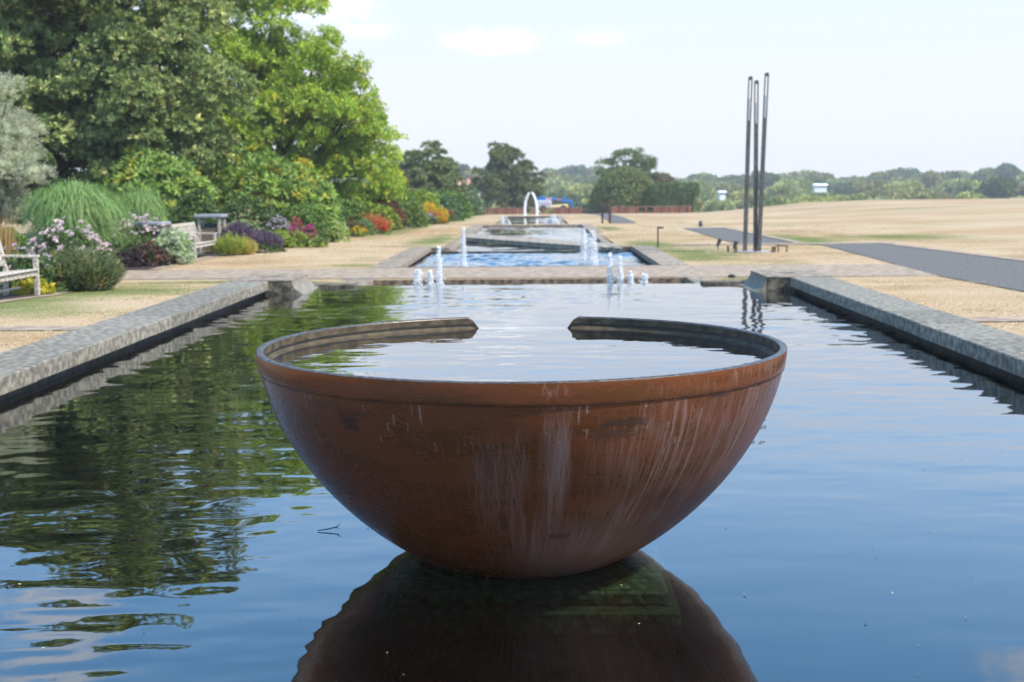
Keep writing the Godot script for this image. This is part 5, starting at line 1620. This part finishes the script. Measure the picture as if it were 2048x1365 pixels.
# ---------------------------------------------------------------- trees
# lobes: [centre, radii]; clumps of leaf sprigs sit on the shell of each lobe
func tree(called: String, label: String, at: Vector3, trunk_h: float, trunk_r: float, lobes: Array, clumps: int, per: int, clump_r: float, size: float, m: Mesh, c0: Color, c1: Color, c2: Color, group := "") -> Node3D:
	var t := thing(called, label, "tree", at, 0.0, group)
	var places := []
	var cols := []
	var wood := MB.new()
	var total := 0.0
	for l in lobes: total += l[1].x * l[1].y + l[1].x * l[1].z
	var lean := Vector3(rng.randfn(0, 0.2), 0, rng.randfn(0, 0.2))
	var fork := Vector3(lean.x * 0.5, trunk_h, lean.z * 0.5)
	wood.tube(PackedVector3Array([Vector3(0, -0.3, 0), Vector3(0, 0.25, 0), fork * 0.5, fork]), PackedFloat32Array([trunk_r * 1.5, trunk_r * 1.08, trunk_r * 0.9, trunk_r * 0.75]), 10)
	for l in lobes:
		var k_here := int(round(clumps * (l[1].x * l[1].y + l[1].x * l[1].z) / total))
		var hub: Vector3 = fork.lerp(l[0], 0.7)
		wood.tube(PackedVector3Array([fork, fork.lerp(hub, 0.5) + Vector3(rng.randfn(0, 0.2), 0.2, rng.randfn(0, 0.2)), hub]), PackedFloat32Array([trunk_r * 0.6, trunk_r * 0.42, trunk_r * 0.28]), 7)
		for k in k_here:
			var o := Vector3(rng.randfn(0, 1), rng.randfn(0, 1) + 0.12, rng.randfn(0, 1)).normalized()
			var depth := 1.0 - pow(rng.randf(), 1.6) * 0.55
			var c: Vector3 = l[0] + o * l[1] * depth
			if k % 5 == 0:
				wood.tube(PackedVector3Array([hub, hub.lerp(c, 0.55) + Vector3(0, 0.15, 0), c]), PackedFloat32Array([trunk_r * 0.22, trunk_r * 0.13, trunk_r * 0.04]), 5)
			var cr := clump_r * rng.randf_range(0.6, 1.3)
			var tone := rng.randf_range(0.82, 1.16)
			for s in per:
				var p := Vector3(rng.randfn(0, 1), rng.randfn(0, 1), rng.randfn(0, 1)).normalized()
				p.y = absf(p.y) * 0.9 - 0.25
				var q := c + Vector3(p.x * cr, p.y * cr * 0.8, p.z * cr) * rng.randf_range(0.6, 1.0)
				var up := p + o * 0.5 + Vector3(0, 0.2, 0) + Vector3(rng.randfn(0, 0.4), rng.randfn(0, 0.4), rng.randfn(0, 0.4))
				places.append(Transform3D(turned(up, rng.randf() * TAU).scaled_local(Vector3.ONE * size * rng.randf_range(0.7, 1.25)), q))
				cols.append(mix3(c0, c1, c2) * tone)
	scatter("crown", m, leafy("foliage"), places, cols, t)
	put("trunk", wood.mesh(), mat("bark", Color(0.07, 0.052, 0.04), 0.9), t)
	return t

func trees() -> void:
	var tuft := sprig("tuft", 9, 0.62, 0.3, 0.8, 0.5)
	var spray := sprig("spray", 11, 0.5, 0.26, 0.75, 0.95)
	var needle := sprig("needle", 16, 0.42, 0.075, 0.7, 0.8)
	# dark lime with pale bracts on the left
	accent = 0.32
	tree("lime_tree", "tall dark green lime tree with cream tipped leaves at the left", on_ground(-15.6, -47.0), 2.6, 0.42,
		[[Vector3(0.2, 9.8, 0), Vector3(4.6, 4.6, 4.4)], [Vector3(2.4, 5.4, 0.5), Vector3(3.0, 3.2, 3.0)], [Vector3(-2.6, 5.6, 0.5), Vector3(3.6, 3.6, 3.4)], [Vector3(1.9, 3.3, 1.0), Vector3(2.5, 2.2, 2.4)], [Vector3(-1.8, 3.0, 1.4), Vector3(3.0, 2.4, 2.4)]],
		460, 58, 0.85, 0.27, tuft, Color(0.110, 0.160, 0.056), Color(0.165, 0.215, 0.070), Color(0.40, 0.41, 0.17))
	tree("dark_tree", "dark tree reaching above the frame at the far left edge", on_ground(-21.5, -50.0), 2.4, 0.4,
		[[Vector3(0.0, 8.6, 0), Vector3(4.2, 5.2, 4.2)], [Vector3(1.4, 4.2, 1.0), Vector3(3.0, 3.0, 3.0)]],
		220, 46, 0.95, 0.32, tuft, Color(0.065, 0.105, 0.035), Color(0.10, 0.13, 0.048), Color(0.3, 0.28, 0.11))
	accent = 0.16
	# bright green walnut
	tree("walnut_tree", "bright yellow green spreading tree left of the sky", on_ground(-11.8, -61.0), 2.2, 0.34,
		[[Vector3(-0.9, 10.2, 0), Vector3(2.6, 3.4, 2.8)], [Vector3(-2.4, 7.2, 0.4), Vector3(2.8, 2.8, 2.8)], [Vector3(1.2, 7.0, 0.2), Vector3(2.8, 2.4, 2.8)], [Vector3(3.0, 4.9, 0.4), Vector3(2.3, 2.2, 2.4)], [Vector3(0.2, 4.3, 1.2), Vector3(3.0, 2.3, 2.4)], [Vector3(3.6, 2.7, 0.4), Vector3(1.8, 1.5, 1.9)], [Vector3(-2.6, 3.6, 0.5), Vector3(2.6, 2.4, 2.4)]],
		320, 40, 0.72, 0.34, spray, Color(0.260, 0.340, 0.040), Color(0.190, 0.285, 0.035), Color(0.34, 0.31, 0.03))
	# silver shrub-tree at the left edge
	tree("silver_pear", "silver grey leaved small tree at the left edge of the photo", on_ground(-12.75, -30.5), 1.0, 0.12,
		[[Vector3(-0.1, 3.2, 0), Vector3(0.85, 1.5, 0.9)], [Vector3(0.25, 2.3, 0.1), Vector3(0.75, 1.0, 0.8)], [Vector3(-0.6, 2.2, 0.2), Vector3(0.9, 1.2, 0.8)]],
		130, 34, 0.32, 0.19, needle, Color(0.40, 0.41, 0.34), Color(0.30, 0.32, 0.26), Color(0.5, 0.51, 0.44))
	# mid-distance trees
	tree("rounded_tree", "grey green rounded tree just right of the bright tree", on_ground(-9.3, -112.0), 1.4, 0.22,
		[[Vector3(0.2, 4.5, 0), Vector3(2.0, 1.8, 2.0)], [Vector3(-1.5, 3.4, 0.3), Vector3(1.9, 1.9, 1.9)], [Vector3(1.7, 3.0, 0.3), Vector3(1.9, 1.9, 1.9)], [Vector3(0.1, 2.2, 0.8), Vector3(2.8, 1.8, 1.9)]],
		150, 20, 0.5, 0.42, tuft, Color(0.085, 0.125, 0.045), Color(0.13, 0.16, 0.06), Color(0.2, 0.2, 0.08))
	tree("oak_tree", "dark domed oak standing behind the brick wall", on_ground(-3.2, -166.0), 2.2, 0.35,
		[[Vector3(-1.0, 8.1, 0), Vector3(1.9, 1.7, 2.0)], [Vector3(0.6, 7.4, 0), Vector3(2.1, 1.9, 2.0)], [Vector3(-1.6, 5.2, 0.5), Vector3(2.8, 2.6, 2.6)], [Vector3(2.2, 5.0, 0.5), Vector3(2.4, 2.5, 2.4)], [Vector3(0.2, 3.2, 1.0), Vector3(4.0, 2.4, 2.6)]],
		230, 19, 0.62, 0.5, tuft, Color(0.075, 0.105, 0.035), Color(0.115, 0.135, 0.045), Color(0.18, 0.18, 0.06))
	var ct := thing("clipped_tree", "dense clipped rounded tree behind the orange brick wall", "tree", on_ground(10.7, -150.0))
	mound(ct, 7.3, 5.75, 0.42, tuft, Color(0.13, 0.165, 0.05), Color(0.10, 0.14, 0.045), Color(0.22, 0.16, 0.05), 3.0, "crown", -0.6)
	var tw := MB.new()
	tw.tube(PackedVector3Array([Vector3(0, -0.3, 0), Vector3(0.05, 1.2, 0), Vector3(0, 3.6, 0)]), PackedFloat32Array([0.34, 0.26, 0.1]), 8)
	put("trunk", tw.mesh(), mat("bark", Color(0.07, 0.052, 0.04), 0.9), ct)
	tree("airy_tree", "loose airy tree rising behind the clipped tree", on_ground(13.9, -176.0), 3.0, 0.3,
		[[Vector3(-0.6, 9.0, 0), Vector3(2.8, 1.2, 2.0)], [Vector3(2.2, 6.7, 0), Vector3(2.2, 2.4, 2.0)], [Vector3(-3.6, 7.2, 0), Vector3(1.6, 1.8, 1.6)]],
		74, 16, 0.55, 0.5, spray, Color(0.11, 0.16, 0.05), Color(0.08, 0.13, 0.045), Color(0.2, 0.22, 0.06))
	tree("copper_beech", "reddish brown small tree above the clipped hedge", on_ground(17.5, -172.0), 1.5, 0.2,
		[[Vector3(-0.4, 5.0, 0), Vector3(2.0, 1.3, 1.8)], [Vector3(0.8, 4.4, 0), Vector3(1.6, 1.2, 1.6)]],
		60, 16, 0.5, 0.45, tuft, Color(0.13, 0.085, 0.055), Color(0.10, 0.105, 0.045), Color(0.2, 0.11, 0.08))
	var t := thing("yew_hedge", "dark clipped hedge with an overhanging top right of the clipped tree", "hedge", on_ground(16.3, -147.0))
	hedge_mesh(t, Vector3(4.2, 3.35, 1.9), Color(0.075, 0.125, 0.045), Color(0.095, 0.145, 0.05), 0.26, 0.32)

# ---------------------------------------------------------------- far woods
func far_tree_proto(n: int, tall: float, c: Array) -> Array:
	# unit tree: radius about 1, height about tall; returns [crown mesh, trunk mesh]
	var mb := MB.new()
	var lumps := []
	for k in 7:
		var a := rng.randf() * TAU
		lumps.append([Vector3(cos(a) * rng.randf_range(0.2, 0.6), tall * rng.randf_range(0.2, 0.74), sin(a) * rng.randf_range(0.2, 0.6)), rng.randf_range(0.38, 0.62)])
	lumps.append([Vector3(0, tall * 0.5, 0), 0.75])
	for k in n:
		var l: Array = lumps[rng.randi() % lumps.size()]
		var o := Vector3(rng.randfn(0, 1), rng.randfn(0, 1) + 0.25, rng.randfn(0, 1)).normalized()
		var p: Vector3 = l[0] + o * l[1] * rng.randf_range(0.8, 1.05) * Vector3(1, tall * 0.42, 1)
		var b := turned(o + Vector3(rng.randfn(0, 0.5), rng.randfn(0, 0.5) + 0.3, rng.randfn(0, 0.5)), rng.randf() * TAU)
		var s := rng.randf_range(0.07, 0.15)
		var base: Color = c[0].lerp(c[1], rng.randf())
		mb.col = Color(base.r * 1.12, base.g, base.b * 0.9) * rng.randf_range(1.8, 2.9)
		mb.tri(p + b * Vector3(-s, 0, 0), p + b * Vector3(s, 0, 0.3 * s), p + b * Vector3(0.2 * s, s * 1.3, 0))
		mb.tri(p + b * Vector3(0, 0, -s), p + b * Vector3(0.2 * s, 0, s), p + b * Vector3(0, s * 1.2, -0.2 * s))
	var tr := MB.new()
	tr.tube(PackedVector3Array([Vector3(0, -0.2, 0), Vector3(0, tall * 0.5, 0)]), PackedFloat32Array([0.09, 0.05]), 6)
	return [mb.mesh(), tr.mesh()]

var woods := []

func far_country() -> void:
	var kinds := [
		["round mid green tree", [Color(0.075, 0.110, 0.036), Color(0.11, 0.14, 0.045)], 1.9],
		["pale yellow green tree", [Color(0.15, 0.175, 0.055), Color(0.19, 0.21, 0.07)], 1.8],
		["dark green tree", [Color(0.045, 0.075, 0.030), Color(0.065, 0.095, 0.035)], 2.0],
		["olive green tree", [Color(0.115, 0.125, 0.048), Color(0.145, 0.15, 0.055)], 1.8],
		["light willow green tree", [Color(0.13, 0.165, 0.075), Color(0.17, 0.195, 0.085)], 1.7],
		["pointed dark conifer", [Color(0.035, 0.06, 0.032), Color(0.05, 0.075, 0.036)], 3.4],
		["dusky copper leaved tree", [Color(0.085, 0.062, 0.042), Color(0.10, 0.085, 0.048)], 1.8]]
	var protos := []
	for k in kinds:
		protos.append([far_tree_proto(1500, k[2], k[1]), far_tree_proto(1500, k[2], k[1])])
	var lm := leafy("far foliage", 0.7, 0.6)
	var bark := mat("bark", Color(0.07, 0.052, 0.04), 0.9)
	# rows of the woods: distance, bearings (x / distance) from left to right, spacing, crown radius, height factor
	var rows := [[198.0, -0.05, 0.41, 4.3, 3.3, 0.74], [222.0, -0.12, 0.42, 5.2, 3.9, 0.84], [255.0, -0.16, 0.42, 6.2, 4.5, 0.92], [300.0, -0.2, 0.42, 7.2, 5.2, 0.98], [355.0, -0.2, 0.42, 8.4, 5.9, 1.0], [430.0, -0.22, 0.42, 9.6, 6.6, 1.0]]
	var where := ["beyond field crest", "second rank", "low woods", "middle woods", "high woods", "skyline woods"]
	for ri in rows.size():
		var r: Array = rows[ri]
		var x: float = r[1] * r[0]
		while x < r[2] * r[0]:
			var d: float = r[0] + rng.randf_range(-12.0, 12.0)
			var xx: float = x + rng.randfn(0, 1.2)
			x += r[3] * rng.randf_range(0.75, 1.15)
			var b := xx / d
			# sight lines to the houses stay open
			if d < 415.0 and absf(b + 0.051) < 0.013: continue
			if d < 346.0 and d > 270.0 and absf(b - 0.2235) < 0.010: continue
			if d < 297.0 and d > 235.0 and absf(b - 0.1475) < 0.008: continue
			var k := rng.randi() % 5
			if rng.randf() < 0.025: k = 6
			if d > 400.0 and rng.randf() < 0.12: k = 5
			var s: float = r[4] * rng.randf_range(0.75, 1.2) * (0.5 if k == 5 else 1.0)
			var side: String = "behind the clipped trees" if b < 0.13 else ("near the poles" if b < 0.2 else ("right of the poles" if b < 0.3 else "toward the right edge"))
			if b < 0.05: side = "left of the clipped tree" if b > -0.02 else "around the pink roofed house"
			far_tree(protos[k][rng.randi() % 2], "%s %s %s" % [kinds[k][0], where[ri], side], xx, d, s, s * r[5] * rng.randf_range(0.85, 1.1), lm, bark)
	# low trees before the white buildings
	for q in [[71.0, 318.0, 4.0, 5.0], [66.6, 316.0, 4.2, 5.2], [75.6, 320.0, 4.0, 5.1], [72.8, 312.0, 3.6, 4.85], [40.6, 275.0, 3.0, 4.5], [37.2, 272.0, 3.2, 4.6], [43.8, 278.0, 3.2, 4.5], [41.8, 270.0, 2.8, 4.35]]:
		far_tree(protos[1 if q[0] > 58.0 else 4][0], "rounded bushy tree just below the %s" % ("long low white building" if q[0] > 58.0 else "small white gabled building"), q[0], q[1], q[2], q[3], lm, bark)
	# look-alikes are told apart by their order from left to right
	woods.sort_custom(func(p, q): return p[1] < q[1])
	var same := {}
	for w in woods:
		if not same.has(w[0]): same[w[0]] = []
		same[w[0]].append(w[2])
	var order := ["leftmost", "second from left", "third from left", "fourth from left", "fifth from left", "sixth from left", "seventh from left", "eighth from left"]
	for key in same:
		if same[key].size() > 1:
			for i in same[key].size():
				same[key][i].set_meta("label", key + ", " + order[mini(i, order.size() - 1)])
	# the rearmost woods read as one mass
	var places := []
	for r in [[500.0, -0.3, 0.42, 8.0, 7.0], [570.0, -0.3, 0.42, 8.5, 7.4], [650.0, -0.32, 0.44, 9.0, 7.8]]:
		var x: float = r[1] * r[0]
		while x < r[2] * r[0]:
			var d: float = r[0] + rng.randf_range(-16.0, 16.0)
			var sc: float = r[4] * rng.randf_range(0.75, 1.15)
			places.append(Transform3D(Basis(Vector3.UP, rng.randf() * TAU).scaled(Vector3(sc, sc * rng.randf_range(0.85, 1.1), sc)), on_ground(x, -d)))
			x += r[3] * rng.randf_range(0.75, 1.1)
	for k in 4:
		var sub := []
		var cols := []
		for i in places.size():
			if i % 4 == k:
				sub.append(places[i])
				cols.append(Color(1, 1, 1) * rng.randf_range(0.85, 1.15))
		scatter("far_woodland" if k == 0 else "far_woodland_%03d" % k, protos[[0, 2, 3, 4][k]][1][0], lm, sub, cols, self)

func far_tree(pr: Array, label: String, x: float, d: float, s: float, sy: float, lm: Material, bark: Material) -> void:
	var t := thing("far_tree", label, "tree", on_ground(x, -d), rng.randf() * TAU, "trees of the far woods")
	t.scale = Vector3(s, sy, s)
	put("crown", pr[0], lm, t)
	put("trunk", pr[1], bark, t)
	woods.append([label, x / d, t])
